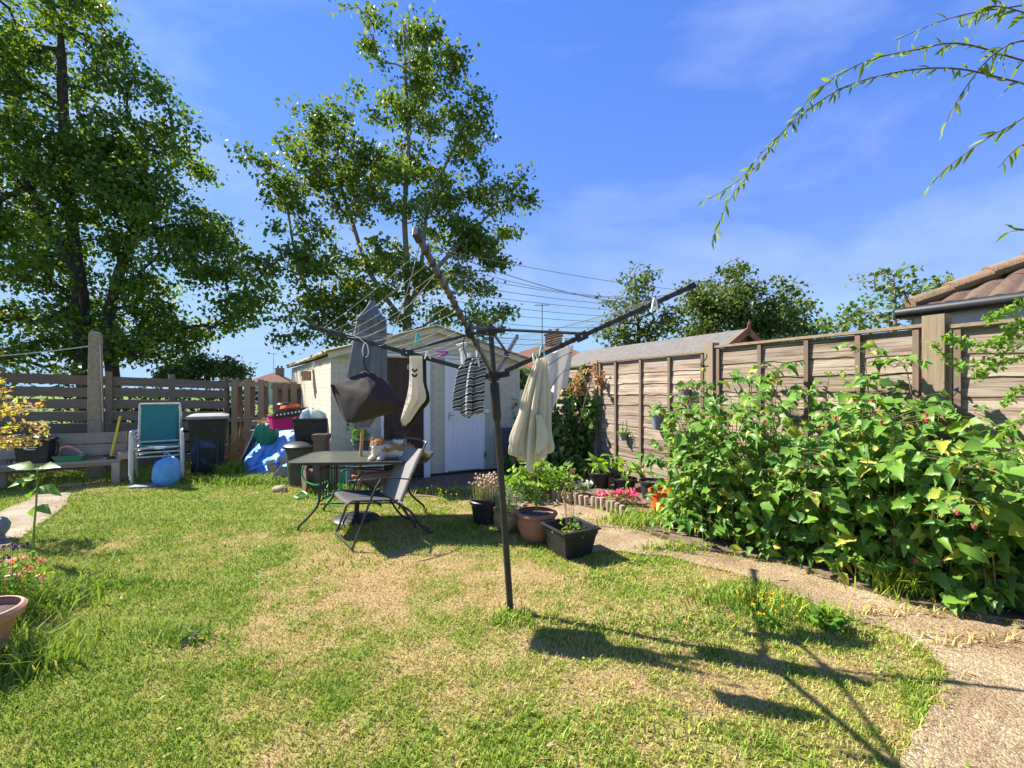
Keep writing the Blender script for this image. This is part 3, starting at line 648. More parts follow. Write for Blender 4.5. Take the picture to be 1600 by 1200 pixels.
c = P(432, 600, 46); farhouse('small far roof with one chimney beyond the pallets', Vector((c.x - .3, c.y, 0)), 3.6, 3.4, 2.2, 3.2, R(12), .6)
grass()
# ================================================================ trees, climbers, bushes
M['barkdark'] = mat('dark_bark', (.085, .065, .048), (.045, .036, .028), 8, .95, .8, 25, (1, 1, .4))
M['barkpale'] = mat('pale_grey_bark', (.28, .24, .19), (.16, .135, .105), 8, .9, .6, 25, (1, 1, .4))
M['leaf_maple'] = leafmat('maple_leaf', (.05, .115, .018), (.13, .205, .03), (.22, .27, .035), .42)
M['leaf_ash'] = leafmat('ash_leaf', (.055, .12, .018), (.14, .215, .033), (.26, .25, .06), .38)
M['leaf_far'] = leafmat('far_tree_leaf', (.06, .105, .02), (.14, .19, .04), None, .3)
M['leaf_rasp'] = leafmat('raspberry_leaf', (.065, .17, .03), (.19, .34, .045), (.42, .42, .06), .30, .42)
M['leaf_ivy'] = leafmat('ivy_leaf', (.045, .125, .02), (.15, .27, .05), (.42, .24, .12), .2, .35)
M['leaf_fresh'] = leafmat('fresh_leaf', (.12, .26, .03), (.26, .40, .06), None, .35)
M['leaf_willow'] = leafmat('lance_leaf', (.09, .16, .025), (.20, .29, .05), (.30, .29, .07), .4)
M['leaf_rust'] = leafmat('rusty_yellow_leaf', (.42, .42, .07), (.50, .30, .12), (.30, .40, .05), .35)
M['leaf_dry'] = leafmat('dry_leaf', (.36, .20, .09), (.50, .32, .15), None, .2)
M['cane'] = mat('green_brown_cane', (.20, .17, .07), (.14, .10, .05), 20, .8)
M['reddish'] = mat('reddish_twig', (.16, .08, .06), (.10, .06, .05), 20, .8)

T2 = (np.array([(0, 0, 0), (-.38, .45, .1), (0, 1, -.15), (.38, .45, .1)]), np.array([(0, 2, 1), (0, 3, 2)])); T_ASH = leaf_tpl(1, .55, .2, .3, 0, .45)
def tree(name, label, ell, Yc, dz, base, stems, nattr, nleaf, lsize, tpl, lm, bm_, spread, r0=.012, group='trees beyond the gardens', cat='tree', spray=1, sprayr=.5):
    """stems: hand-drawn trunk lines; ell: crown lobes (px,py,rx,ry) at depth Yc; branches grow to points spread through the lobes"""
    k = Yc / F; A = []
    vol = np.array([e[2] * e[3] for e in ell], float); vol /= vol.sum()
    cnt = (vol * nattr).astype(int) + 1
    for (px, py, rx, ry), c in zip(ell, cnt):
        p = P(px, py, Yc); u = rand_dirs(c) * (RNG.random((c, 1)) ** .42)
        A.append(np.array(p)[None] + u * np.array([rx * k, dz * (.5 + .5 * min(1, rx / 110)), ry * k])[None])
    A = np.concatenate(A); A = A[A[:, 2] > .8]
    if spray > 1: A = np.concatenate([A] + [A + RNG.normal(0, 1, A.shape) * np.array([1, 1, .6]) * sprayr for _ in range(spray - 1)])
    nodes = []; par = []
    for st in stems:
        pts = catmull([Vector(s) for s in st], 5)
        for i, p in enumerate(pts):
            j = -1 if i == 0 else len(nodes) - 1
            if i == 0 and nodes:
                arr = np.array(nodes); j = int(np.argmin(np.linalg.norm(arr - np.array(p), axis=1)))
            nodes.append(np.array(p)); par.append(j)
    tr0 = np.array(nodes); dist0 = np.min(np.linalg.norm(A[:, None] - tr0[None], axis=2), axis=1)
    tips = []; buf = np.zeros((len(nodes) + 4 * len(A) + 8, 3)); nn = len(nodes); buf[:nn] = tr0
    for ai in np.argsort(dist0):
        a = A[ai]; d = buf[:nn] - a; ln = np.linalg.norm(d, axis=1); cost = ln + .55 * np.maximum(0, d[:, 2] + .05) ; j = int(np.argmin(cost)); st = buf[j]; L_ = ln[j]; prev = j
        ns = 3 if L_ > .5 else 2
        for q_ in range(1, ns + 1):
            t = q_ / ns; p = st + (a - st) * t + RNG.normal(0, .05 * L_, 3) * (t < 1); p[2] += .10 * L_ * math.sin(t * math.pi)
            buf[nn] = p; par.append(prev); prev = nn; nn += 1
        tips.append(prev)
    nd = buf[:nn]; par = np.array(par); wgt = np.zeros(nn); wgt[tips] += 1
    for i in range(nn - 1, 0, -1):
        if par[i] >= 0: wgt[par[i]] += wgt[i]
    rad = r0 * np.maximum(wgt, .6) ** .47
    e = np.where(par >= 0)[0]; v, f = edges_mesh(nd[par[e]], nd[e], np.minimum(rad[par[e]], rad[e] * 1.35), rad[e], 6)
    root = thing(name, label, cat, base, 0, group); off = np.array(base)
    put('trunk', npmesh('trunk', v - off, f, bm_, None, True), None, root)
    per = RNG.poisson(nleaf / len(tips), len(tips)); per = (per * np.clip(RNG.normal(1, .45, len(tips)), .15, 2.2)).astype(int); idx = np.repeat(np.array(tips), per)
    pos = nd[idx] + RNG.normal(0, 1, (len(idx), 3)) * np.array([spread, spread, spread * .62]); pos[:, 2] -= .15 * spread
    dirs = rand_dirs(len(idx)); dirs[:, 2] -= .35; nr = rand_dirs(len(idx), .9); sz = lsize * (.6 + .8 * RNG.random(len(idx)))
    v, f = leaves(pos, dirs, nr, sz, tpl); put('crown', npmesh('crown', v - off, f, lm), None, root)
    return root
b1 = P(140, 600, 17); b1.z = 0
tree('maple_tree', 'large dark green broadleaf tree rising behind the slat fence', [(70, 110, 170, 130), (-60, 60, 120, 120), (190, 250, 120, 130), (90, 300, 190, 150), (260, 370, 120, 90), (330, 400, 75, 60), (120, 430, 210, 110), (310, 490, 85, 55), (200, 510, 150, 55), (20, 520, 120, 60), (-70, 330, 130, 220), (215, 130, 45, 60), (375, 455, 32, 32), (130, 30, 60, 60), (40, 560, 170, 28), (240, 548, 110, 26)],
     17, 3.2, b1, [[b1, P(128, 520, 16.9), P(122, 430, 16.8), P(110, 330, 16.8), P(100, 200, 16.7), P(95, 60, 16.7)], [b1 + Vector((1.0, .2, 0)), P(170, 520, 17.2), P(182, 440, 17.3), P(215, 340, 17.4), P(230, 220, 17.5)], [P(122, 430, 16.8), P(70, 340, 16.3), P(10, 220, 16.1)]],
     250, 60000, .165, T2, M['leaf_maple'], M['barkdark'], .30, .014, 'tall trees behind the garden', 'tree', 4, .55)
b2 = P(640, 600, 15.5); b2.z = 0
tree('ash_tree', 'tall open crowned tree with pale stems rising behind the garage', [(620, 60, 52, 50), (655, 110, 50, 70), (610, 150, 60, 50), (690, 150, 38, 60), (545, 200, 60, 55), (730, 190, 32, 60), (500, 240, 50, 55), (600, 250, 80, 60), (700, 250, 60, 55), (770, 290, 48, 48), (820, 265, 26, 40), (450, 300, 42, 55), (540, 320, 80, 60), (650, 330, 90, 55), (760, 345, 50, 45), (440, 395, 42, 55), (520, 420, 85, 60), (620, 420, 90, 55), (715, 420, 72, 42), (470, 480, 62, 38), (560, 490, 80, 35), (680, 485, 70, 30), (510, 528, 42, 22), (760, 400, 45, 42), (780, 490, 38, 24)],
     15.5, 2.3, b2, [[b2, P(637, 520, 15.5), P(636, 420, 15.5), P(632, 330, 15.4), P(638, 230, 15.4), P(634, 120, 15.4), P(630, 30, 15.4)], [P(637, 500, 15.5), P(660, 400, 15.3), P(668, 330, 15.2), P(700, 250, 15.1), P(730, 190, 15)], [P(637, 510, 15.5), P(580, 430, 15.7), P(545, 330, 15.9), P(520, 250, 16)], [P(640, 470, 15.5), P(700, 400, 15.2), P(770, 330, 15)], [P(637, 530, 15.6), P(520, 500, 15.8), P(470, 430, 15.9), P(450, 330, 15.9)]],
     118, 34000, .145, T2, M['leaf_ash'], M['barkpale'], .21, .009, 'tall trees behind the garden', 'tree', 5, .42)
b3 = P(1000, 600, 17); b3.z = 0
tree('slender_tree', 'slender upright tree with sparse top above the shed roof', [(995, 440, 26, 30), (990, 475, 45, 30), (1000, 515, 55, 25), (960, 520, 35, 20), (1040, 505, 30, 25), (1010, 545, 60, 20), (950, 550, 30, 15)], 17, 1.0, b3, [[b3, P(998, 540, 17), P(996, 490, 17), P(992, 425, 17)]], 110, 3300, .17, T_ASH, M['leaf_far'], M['barkdark'], .22, .01)
b4 = P(1150, 600, 18); b4.z = 0
tree('round_tree', 'rounded bushy green tree behind the shed and fence', [(1145, 445, 45, 28), (1110, 475, 55, 35), (1190, 475, 60, 40), (1150, 505, 90, 38), (1235, 500, 42, 34), (1080, 510, 40, 30), (1160, 540, 110, 25), (1265, 520, 25, 22)], 18, 2.0, b4, [[b4, P(1152, 540, 18), P(1150, 490, 18), P(1148, 440, 18)], [P(1152, 540, 18), P(1200, 490, 18), P(1230, 470, 18)], [P(1152, 540, 18), P(1110, 500, 18), P(1095, 470, 18)]], 190, 13000, .15, T2, M['leaf_far'], M['barkdark'], .27, .011)
b5 = P(1395, 600, 9); b5.z = 0
tree('sparse_tree', 'thin sparse leaved sapling against the sky above the fence', [(1400, 460, 45, 25), (1350, 480, 35, 25), (1440, 450, 45, 20), (1310, 500, 45, 14), (1420, 490, 45, 22), (1380, 430, 60, 15), (1470, 440, 30, 12), (1340, 505, 70, 10)], 9, .6, b5, [[b5, P(1398, 530, 9), P(1399, 470, 9), P(1396, 430, 9)]], 130, 900, .10, T2, M['leaf_ash'], M['barkpale'], .09, .004)
b6 = P(325, 600, 16); b6.z = 0
tree('hedge_bush', 'rounded sunlit green bush just over the slat fence', [(320, 575, 45, 16), (365, 580, 25, 14), (290, 585, 40, 14)], 16, .8, b6, [[b6, P(325, 590, 16), P(322, 570, 16)]], 60, 3000, .13, T2, M['leaf_far'], M['barkdark'], .2, .012, 'trees beyond the gardens', 'bush')

# ---- ivy over the far end of the fence
def climber(name, label, cat, base, blobs, n, size, tpl, lm, stem_m, nst=14, group=None, drop=.3):
    t = thing(name, label, cat, base, 0, group); off = np.array(base); pos = []; vol = np.array([b[1][0] * b[1][2] for b in blobs]); vol /= vol.sum()
    for (c, r), fr in zip(blobs, vol):
        k = int(n * fr) + 3; pos.append(np.array(c)[None] + rand_dirs(k) * (RNG.random((k, 1)) ** .33) * np.array(r)[None])
    pos = np.concatenate(pos); pos = pos[pos[:, 2] > .06]; n = len(pos)
    d = rand_dirs(n); d[:, 2] -= drop; nr = rand_dirs(n); nr += np.array([-.5, -.5, .6]); v, f = leaves(pos, d, unit(nr), size * (.6 + .8 * RNG.random(n)), tpl)
    put('foliage', npmesh('foliage', v - off, f, lm), None, t)
    st = MB()
    for i in range(nst):
        p = Vector(pos[RNG.integers(n)]); b = Vector(base) + Vector((random.uniform(-.12, .12), random.uniform(-.1, .1), 0)); mid_ = b.lerp(p, .5) + Vector((random.uniform(-.1, .1), random.uniform(-.1, .1), .12))
        st.tube([x - Vector(base) for x in catmull([b, mid_, p], 4)], [.009] * 8 + [.003], 5)
    st.build('stem', stem_m, t); return t
T_IVY = leaf_tpl(2, .85, .15, .15, .1, .35)
ib = fpt(905); ib = Vector((ib.x - .2, ib.y - .1, 0))
climber('ivy', 'dense dark ivy climbing over the far end of the fence', 'ivy', ib, [(P(890, 690, 7.9), (.55, .35, .75)), (P(905, 610, 8.1), (.36, .25, .32)), (P(850, 700, 7.7), (.5, .35, .7)), (P(815, 720, 7.5), (.3, .3, .5)), (P(925, 650, 7.6), (.16, .15, .4)), (P(870, 740, 7.3), (.6, .3, .4)), (P(918, 580, 7.9), (.14, .12, .12)), (P(815, 590, 8.7), (.25, .2, .25)), (P(800, 640, 8.3), (.12, .2, .35))], 4600, .095, T_IVY, M['leaf_ivy'], M['cane'], 24)
dv = P(905, 610, 7.75)
climber('withered_climber', 'dry reddish dead leaves hanging in the top of the ivy', 'climber', Vector((dv.x, dv.y, 0)), [(P(903, 600, 7.7), (.16, .06, .2)), (P(925, 575, 7.6), (.14, .08, .1)), (P(935, 590, 7.4), (.08, .06, .14)), (P(880, 600, 7.8), (.08, .06, .2))], 85, .09, T_IVY, M['leaf_dry'], M['reddish'], 2, None, .8)
c = G(838, 790); climber('leafy_perennial', 'fresh green leafy perennial at the foot of the ivy', 'plant', c + Vector((0, .35, 0)), [((c.x, c.y + .35, .28), (.42, .3, .26)), ((c.x + .3, c.y + .5, .25), (.3, .25, .22)), ((c.x - .25, c.y + .3, .16), (.25, .25, .15))], 420, .12, leaf_tpl(2, .5, .15, .3), M['leaf_fresh'], M['cane'], 14)

# ---- raspberries along the right fence
T_R = leaf_tpl(6, .78, .16, .30, .13, .38); T_RS = [leaf_tpl(6, .74, .30, .50, .14, .36), leaf_tpl(6, .80, .12, .15, .13, .40), leaf_tpl(6, .62, .42, .75, .12, .36)]
RLEAF = [npmesh('leaf', *leaves(np.zeros((1, 3)), np.array([[0, 1., 0]]), np.array([[0, 0, 1.]]), 1.0, leaf_tpl(6, w_, f_, d_, .13, .38)), M['leaf_rasp'], None, True) for w_, f_, d_ in ((.78, .16, .3), (.70, .25, .45), (.85, .10, .2), (.74, .3, .1))]
M['berry'] = mat('raspberry_fruit', (.50, .03, .06), (.62, .10, .12), 60, .5, .6, 120)
def raspberry(label, base, canes, hgt, out, nleaf, solo, berries=3, width=.35, lsz=.125):
    """canes arch from the bed towards the path; solo leaves are separate pieces"""
    t = thing('raspberry_bush', label, 'raspberry', base, 0, 'raspberry bushes along the fence'); off = np.array(base)
    st = MB(); LP = []; LD = []; LS = []
    for i in range(canes):
        b = Vector((random.uniform(-width, width) * .4345 * 1.0 + random.uniform(-.08, .08), -random.uniform(-width, width) * .9, 0))
        lean = Vector((-.62, -.62, 0)) * random.uniform(.05, out) + Vector((random.uniform(-.25, .25), random.uniform(-.25, .25), 0)); h = hgt * random.uniform(.55, 1.12)
        pts = catmull([b, b + lean * .2 + Vector((0, 0, h * .5)), b + lean * .6 + Vector((0, 0, h * .88)), b + lean + Vector((0, 0, h * random.uniform(.84, 1.0)))], 6)
        st.tube(pts, [.006 - .004 * k / len(pts) for k in range(len(pts))], 5)
        m = max(4, nleaf // canes // 3)
        for k in range(m):
            s_ = random.uniform(.03, 1.0) ; p = pts[min(int(s_ * (len(pts) - 1)), len(pts) - 2)].lerp(pts[min(int(s_ * (len(pts) - 1)) + 1, len(pts) - 1)], random.random())
            az = random.uniform(0, 2 * math.pi); sp = random.uniform(.06, .2); dv_ = Vector((math.cos(az), math.sin(az), random.uniform(-.1, .45)))
            q_ = p + dv_ * sp; st.tube([p, p.lerp(q_, .5) + Vector((0, 0, .012)), q_], .0018, 4, cap=False)
            for da in (-1.05, 0, 1.05):
                LP.append(q_); d = Vector((math.cos(az + da), math.sin(az + da), random.uniform(-.55, .05))); LD.append(d); LS.append(lsz * random.choice((.45, .7, .85, 1.0, 1.25)) * random.uniform(.85, 1.1) * (1.0 if da == 0 else .8) * (1 if s_ < .85 else .65))
    for k in range(int(nleaf * .30)):       # low growth and suckers filling the base
        LP.append(Vector((random.gauss(0, width * .75), -random.gauss(.05, width * .8), random.uniform(.05, .55)))); az = random.uniform(0, 6.28); LD.append(Vector((math.cos(az), math.sin(az), random.uniform(-.7, 0)))); LS.append(lsz * random.uniform(.5, 1.05))
    LP = np.array(LP); LD = np.array(LD); LS = np.array(LS); keep = (LP[:, 2] > .05) & ((LP[:, 2] > .45) | ~inpoly(LP[:, 0] + off[0], LP[:, 1] + off[1], pathpoly)) & (LP[:, 0] + off[0] < FE0(LP[:, 1] + off[1]) - .05); LP, LD, LS = LP[keep], LD[keep], LS[keep]
    n = len(LP); nr = rand_dirs(n) * .55 + np.array([-.45, -.5, .75]); key = (LP @ np.array([-.45, -.89, .35])) + .9 * LS + RNG.normal(0, .08, n); o_ = np.argsort(-key); so = o_[:solo]; rs = o_[solo:]
    parts_ = [leaves(LP[g_], LD[g_], nr[g_], LS[g_], tp_) for g_, tp_ in ((rs[j_::3], T_RS[j_]) for j_ in range(3))]; v = np.concatenate([p_[0] for p_ in parts_]); f = np.concatenate([parts_[0][1], parts_[1][1] + len(parts_[0][0]), parts_[2][1] + len(parts_[0][0]) + len(parts_[1][0])]); tag(put('foliage', npmesh('foliage', v, f, M['leaf_rasp'], None, True), None, t), kind='stuff')
    for i in so:
        d = Vector(LD[i]).normalized(); s_ = d.cross(Vector(nr[i])).normalized(); u = s_.cross(d); o = put('leaf', random.choice(RLEAF), None, t, LP[i]); o.rotation_euler = Matrix((s_, d, u)).transposed().to_euler(); o.scale = (LS[i],) * 3
    st.build('cane', M['cane'], t)
    for k in range(berries):
        i = so[random.randrange(min(30, len(so)))]; p = Vector(LP[i]) + Vector((-.03, -.03, -.03)); mb = MB()
        for a in range(4):
            for b_ in range(6): mb.lathe([(.001, -.0045), (.004, -.002), (.004, .002), (.001, .0045)], 6, p + Vector((math.cos(b_ * 1.047 + a * .5) * (.010 - .0022 * a), math.sin(b_ * 1.047 + a * .5) * (.010 - .0022 * a), -.006 * a)))
        mb.build('berry', M['berry'], t)
def rb(px, py): g = G(px, py); return Vector((g.x, g.y, .03))
for lab, b, cn, h, o, nl, so, be, wd_, ls in [
    ('tall thin raspberry canes beside the orange bucket and hanging pots', rb(1072, 838) + Vector((.16, .3, 0)), 9, 1.5, .35, 330, 34, 1, .22, .125),
    ('dark leaved raspberry clump overhanging the path by the dandelion clock', rb(1105, 852) + Vector((.1, .25, 0)), 12, 1.15, .5, 420, 36, 2, .30, .13),
    ('raspberry bush with yellowing lower leaves below the fence post', rb(1165, 872) + Vector((.2, .25, 0)), 13, 1.35, .7, 480, 38, 4, .34, .13),
    ('raspberry canes rising against the post with the string light', rb(1170, 850) + Vector((.32, .50, 0)), 9, 1.62, .25, 320, 20, 1, .3, .12),
    ('raspberry bush in the middle of the row with drooping broad leaves', rb(1260, 892) + Vector((.2, .22, 0)), 14, 1.28, .7, 520, 40, 4, .34, .135),
    ('raspberry bush pressed against the middle fence panel', rb(1290, 895) + Vector((.36, .42, 0)), 12, 1.6, .3, 450, 26, 2, .34, .125),
    ('raspberry bush with ripe red berries over the long grass tuft', rb(1370, 925) + Vector((.17, .2, 0)), 14, 1.22, .7, 540, 42, 5, .34, .14),
    ('tallest raspberry cane topping the fence near its thick post', rb(1395, 920) + Vector((.34, .38, 0)), 5, 2.0, .2, 200, 30, 1, .3, .12),
    ('raspberry bush with the largest leaves at the path edge', rb(1500, 955) + Vector((.17, .2, 0)), 14, 1.08, .7, 560, 44, 3, .34, .145),
    ('raspberry bush in front of the thick fence post', rb(1520, 950) + Vector((.36, .38, 0)), 11, 1.42, .3, 480, 28, 1, .34, .13),
    ('raspberry bush at the house end of the row', rb(1640, 985) + Vector((.15, .2, 0)), 13, 1.02, .6, 480, 30, 1, .36, .14)]:
    raspberry(lab, b, cn, h, o, int(nl * 1.75), so, be, wd_, ls * .92)

# ---- arching shrub reaching in over the right fence
T_W = leaf_tpl(3, .26, .25, .2, 0, .4)
WLEAF = npmesh('leaf', *leaves(np.zeros((1, 3)), np.array([[0, 1., 0]]), np.array([[0, 0, 1.]]), 1.0, T_W), M['leaf_willow'], None, True)
ar = thing('arching_shrub', 'long arching leafy shoots reaching across the blue sky', 'shrub', (4.0, 1.9, 0))
aoff = Vector((4.0, 1.9, 0)); MB().tube([x - aoff for x in catmull([(4.0, 1.9, 0), (3.95, 1.95, 1.2), (3.75, 2.0, 2.4), (3.45, 2.05, 3.2)], 5)], [.045] * 6 + [.035] * 5 + [.025] * 5, 8).build('trunk', M['barkdark'], ar)
top = Vector((3.45, 2.05, 3.2))
shoots = [([(1700, 120), (1600, 95), (1500, 68), (1430, 78), (1350, 97), (1280, 140), (1225, 205), (1180, 262), (1140, 312), (1112, 378)], 2.0, 2.55, 100), ([(1700, 150), (1590, 128), (1500, 108), (1420, 110), (1330, 132), (1268, 168), (1200, 228), (1152, 284), (1092, 318)], 2.0, 2.5, 84),
          ([(1690, 5), (1560, 14), (1480, 30), (1400, 62)], 2.0, 2.25, 22), ([(1690, 130), (1590, 190), (1540, 218), (1480, 262), (1448, 296)], 2.0, 2.3, 24), ([(1700, 60), (1600, 20), (1550, 10), (1520, 25)], 2.0, 2.1, 60), ([(1690, 200), (1600, 225), (1560, 262)], 2.0, 2.2, 10), ([(1700, 340), (1600, 358), (1578, 362)], 2.0, 2.2, 7), ([(1640, 60), (1560, 80), (1500, 150), (1470, 210)], 2.0, 2.2, 18)]
lc = 0
for pts, y0, y1, nl in shoots:
    n = len(pts); cv = catmull([top] + [P(x, y, y0 + (y1 - y0) * i / (n - 1)) for i, (x, y) in enumerate(pts)], 7)
    MB().tube([x - aoff for x in cv], [.0045 - .0032 * i / len(cv) for i in range(len(cv))], 6).build('shoot', M['reddish'], ar)
    for k in range(nl):
        s_ = .18 + .82 * (k + random.random()) / nl; i = min(int(s_ * (len(cv) - 1)), len(cv) - 2); p = cv[i]; d = (cv[i + 1] - cv[i]).normalized()
        rd = Vector(rand_dirs(1)[0]); q_ = (d * .75 + rd * .75 + Vector((0, 0, -.25))).normalized(); nr = Vector(rand_dirs(1, .6)[0]); s3 = q_.cross(nr).normalized(); u = s3.cross(q_)
        o = put('leaf', WLEAF, None, ar, p - aoff); o.rotation_euler = Matrix((s3, q_, u)).transposed().to_euler(); o.scale = (random.uniform(.042, .088),) * 3; lc += 1
# small leaved sprays hanging over the near fence panel
hsx = thing('honeysuckle', 'small leaved pale green climber sprays over the near fence panel', 'climber', (3.62, 2.62, 0)); ho = Vector((3.62, 2.62, 0)); HP = []; hst = MB()
for pts in [[(1700, 520), (1640, 470), (1590, 478), (1560, 492), (1545, 500)], [(1700, 560), (1640, 520), (1580, 525), (1540, 540), (1500, 535), (1480, 528)], [(1700, 600), (1650, 560), (1590, 560), (1550, 575), (1525, 590)], [(1700, 640), (1640, 610), (1590, 612), (1570, 632)], [(1700, 680), (1640, 650), (1595, 655), (1560, 690)], [(1680, 500), (1610, 500), (1575, 515), (1560, 545)], [(1640, 540), (1560, 555), (1500, 575), (1460, 538)]]:
    cv = catmull([(3.62, 2.62, 1.0)] + [P(x, y, 2.72) for x, y in pts], 6); hst.tube([x - ho for x in cv], .003, 5)
    HP += [cv[i] + Vector(rand_dirs(1)[0]) * random.uniform(0, .035) for i in range(5, len(cv)) for _ in range(9)]
HP = np.array(HP) - np.array(ho); d = rand_dirs(len(HP)); v, f = leaves(HP, d, rand_dirs(len(HP), .8), .022 + .024 * RNG.random(len(HP)), leaf_tpl(2, .6, .15, .2))
put('foliage', npmesh('foliage', v, f, M['leaf_fresh']), None, hsx); hst.tube([(0, 0, 0), (.02, 0, .6), (0, 0, 1.05)], .012, 6); hst.build('stem', M['cane'], hsx)

# ---- rusty leaved shrub at the left edge
rs = G(-40, 860); rsx = thing('rusty_shrub', 'shrub with rusty yellow leaves in front of the slat fence', 'shrub', rs); Yr = 4.6; pos = []; stm = MB()
rs = Vector(((-40 - 800) / F * Yr, Yr, 0)); rsx.location = rs
for pts in [[(-20, 660), (20, 640), (62, 632)], [(-25, 690), (20, 668), (72, 668)], [(-20, 700), (30, 692), (62, 685)], [(-30, 640), (5, 632), (30, 640)], [(-40, 610), (-10, 590), (10, 625)], [(-30, 680), (0, 690), (25, 688)], [(-60, 650), (-80, 600), (-70, 560)]]:
    cv = catmull([rs + Vector((0, 0, .5))] + [P(x, y, Yr + random.uniform(-.2, .2)) for x, y in pts], 7); stm.tube([x - rs for x in cv], [.008 - .005 * i / len(cv) for i in range(len(cv))], 5)
    for i in range(7, len(cv)): pos += [cv[i] + Vector(rand_dirs(1)[0]) * random.uniform(0, .09) for _ in range(6)]
stm.tube([(0, 0, 0), (.02, .02, .3), (0, 0, .55)], [.02, .016, .012], 7); stm.build('stem', M['reddish'], rsx)
pos = np.array(pos) - np.array(rs); n = len(pos); v, f = leaves(pos, rand_dirs(n), rand_dirs(n, 1.0), .04 + .03 * RNG.random(n), leaf_tpl(2, .5, .15, .2)); put('foliage', npmesh('foliage', v, f, M['leaf_rust']), None, rsx)

# ---- dark hedge added to darken the slat gaps and the view under the tree
T_H = leaf_tpl(1, .6, .2, .2, 0, .45); M['leaf_backing'] = leafmat('dark_backing_leaf', (.02, .05, .012), (.055, .10, .02), None, .25)
for lab, a_, b_, hh in (('added dark hedge that darkens the slat fence gaps near the concrete post', Vector((-12.6, 5.0, 0)), Vector((-8.0, 8.6, 0)), 2.0), ('lower added dark hedge that darkens the slat fence gaps near the pallets', Vector((-8.0, 8.6, 0)), Vector((-6.2, 10.5, 0)), 1.62)):
    bl = []; n_ = 7
    for i in range(n_): p = a_.lerp(b_, (i + .5) / n_); bl.append(((p.x, p.y, hh * .5), (.62, .4, hh * .52))); bl.append(((p.x, p.y, hh * .25), (.62, .4, hh * .25)))
    climber('added_backing_hedge', lab, 'hedge', (a_ + b_) / 2, bl, 5200, .11, T_H, M['leaf_backing'], M['barkdark'], 16, 'hedges added to darken the slat fence gaps')
# ================================================================ the airer and what hangs on it
M['gunmetal'] = mat('dark_grey_tube', (.055, .052, .05), (.035, .033, .032), 12, .42, .05, 90, metal=.3)
M['armsilver'] = mat('worn_aluminium', (.15, .14, .13), (.09, .085, .08), 14, .4, .05, 60, metal=.6)
M['cord'] = mat('grey_plastic_line', (.26, .24, .22), (.18, .17, .15), 30, .5)
M['cordlight'] = mat('pale_rope', (.62, .58, .5), (.5, .46, .4), 30, .8)
rA, rise, azA, tx, ty, zh, zt = 1.338, .474, -.154, -.072, .040, 1.593, 1.908
abase = Vector((-.01, 2.938, 0)); ax = Vector((tx, ty, 1)).normalized(); e1 = Vector((0, 1, 0)).cross(ax).normalized(); e2 = ax.cross(e1)
air = thing('rotary_airer', 'dark metal rotary washing line with four raised arms standing in the lawn', 'washing line', abase)
hub = ax * zh; topc = ax * zt
def armdir(k): a = azA + k * math.pi / 2; return e1 * math.cos(a) + e2 * math.sin(a)
tips = [ax * (zh + rise) + armdir(k) * rA for k in range(4)]            # right, far, left, near
def onarm(k, t): return hub.lerp(tips[k], t)
MB().tube([ax * -.1, ax * (zh - .20)], .0225, 14).build('pole', M['gunmetal'], air)
MB().tube([ax * (zh - .30), ax * (zh - .28), ax * (zh - .07), ax * (zh - .04)], [.026, .031, .033, .028], 14).build('sleeve', M['dark'], air)
MB().tube([ax * (zh - .06), ax * (zt + .05)], .018, 12).build('mast', M['gunmetal'], air)
hb = MB().tube([ax * (zh - .03), ax * (zh + .03)], .038, 12)
for k in range(4): hb.bar(hub, hub + armdir(k) * .11 + ax * .012, .03, .04, ax)
hb.build('lower_hub', M['dark'], air, sm=False, bevel=.003)
hb = MB().tube([ax * (zt - .025), ax * (zt + .03)], .034, 12)
for k in range(4): hb.bar(topc, topc + armdir(k) * .10, .03, .035, ax)
hb.build('upper_hub', M['dark'], air, sm=False, bevel=.003)
for k in range(4):
    a = onarm(k, .06); b = onarm(k, 1.0); am = MB().bar(a, b, .02, .03, ax).build('arm', M['armsilver'] if k == 3 else M['gunmetal'], air, sm=False, bevel=.003)
    MB().bar(onarm(k, .985), onarm(k, 1.02), .027, .04, ax).build('end_cap', M['dark'], am, sm=False, bevel=.004)
    for j in range(11):
        t = .36 + .058 * j; d = (b - a).normalized()
        MB().bar(onarm(k, t) - d * .008, onarm(k, t) + d * .008, .024, .034, ax).build('line_guide', M['dark'], am, sm=False)
    s = onarm(k, .46); MB().bar(topc + armdir(k) * .09, s + ax * .02, .014, .018, ax).build('strut', M['gunmetal'], air, sm=False, bevel=.002)
    MB().bar(s - (b - a).normalized() * .04, s + (b - a).normalized() * .04, .034, .055, ax).build('strut_joint', M['dark'], air, sm=False, bevel=.004)
    for sg in (-1, 1): MB().tube([s + armdir(k + 1) * .0175 * sg, s + armdir(k + 1) * .0195 * sg], .007, 8).build('rivet', M['chrome'], air)
for k in range(4):
    for j in range(11):
        t = .36 + .058 * j; a = onarm(k, t) + ax * .016; b = onarm((k + 1) % 4, t) + ax * .016; sag = (.008 + .025 * random.random() ** 3) * (1.0 + (j > 8) * 1.2); pts = []
        for i in range(13): u = i / 12; p = a.lerp(b, u); p.z -= sag * 4 * u * (1 - u); pts.append(p)
        MB().tube(pts, .0015, 5).build('line', M['cord'], air)
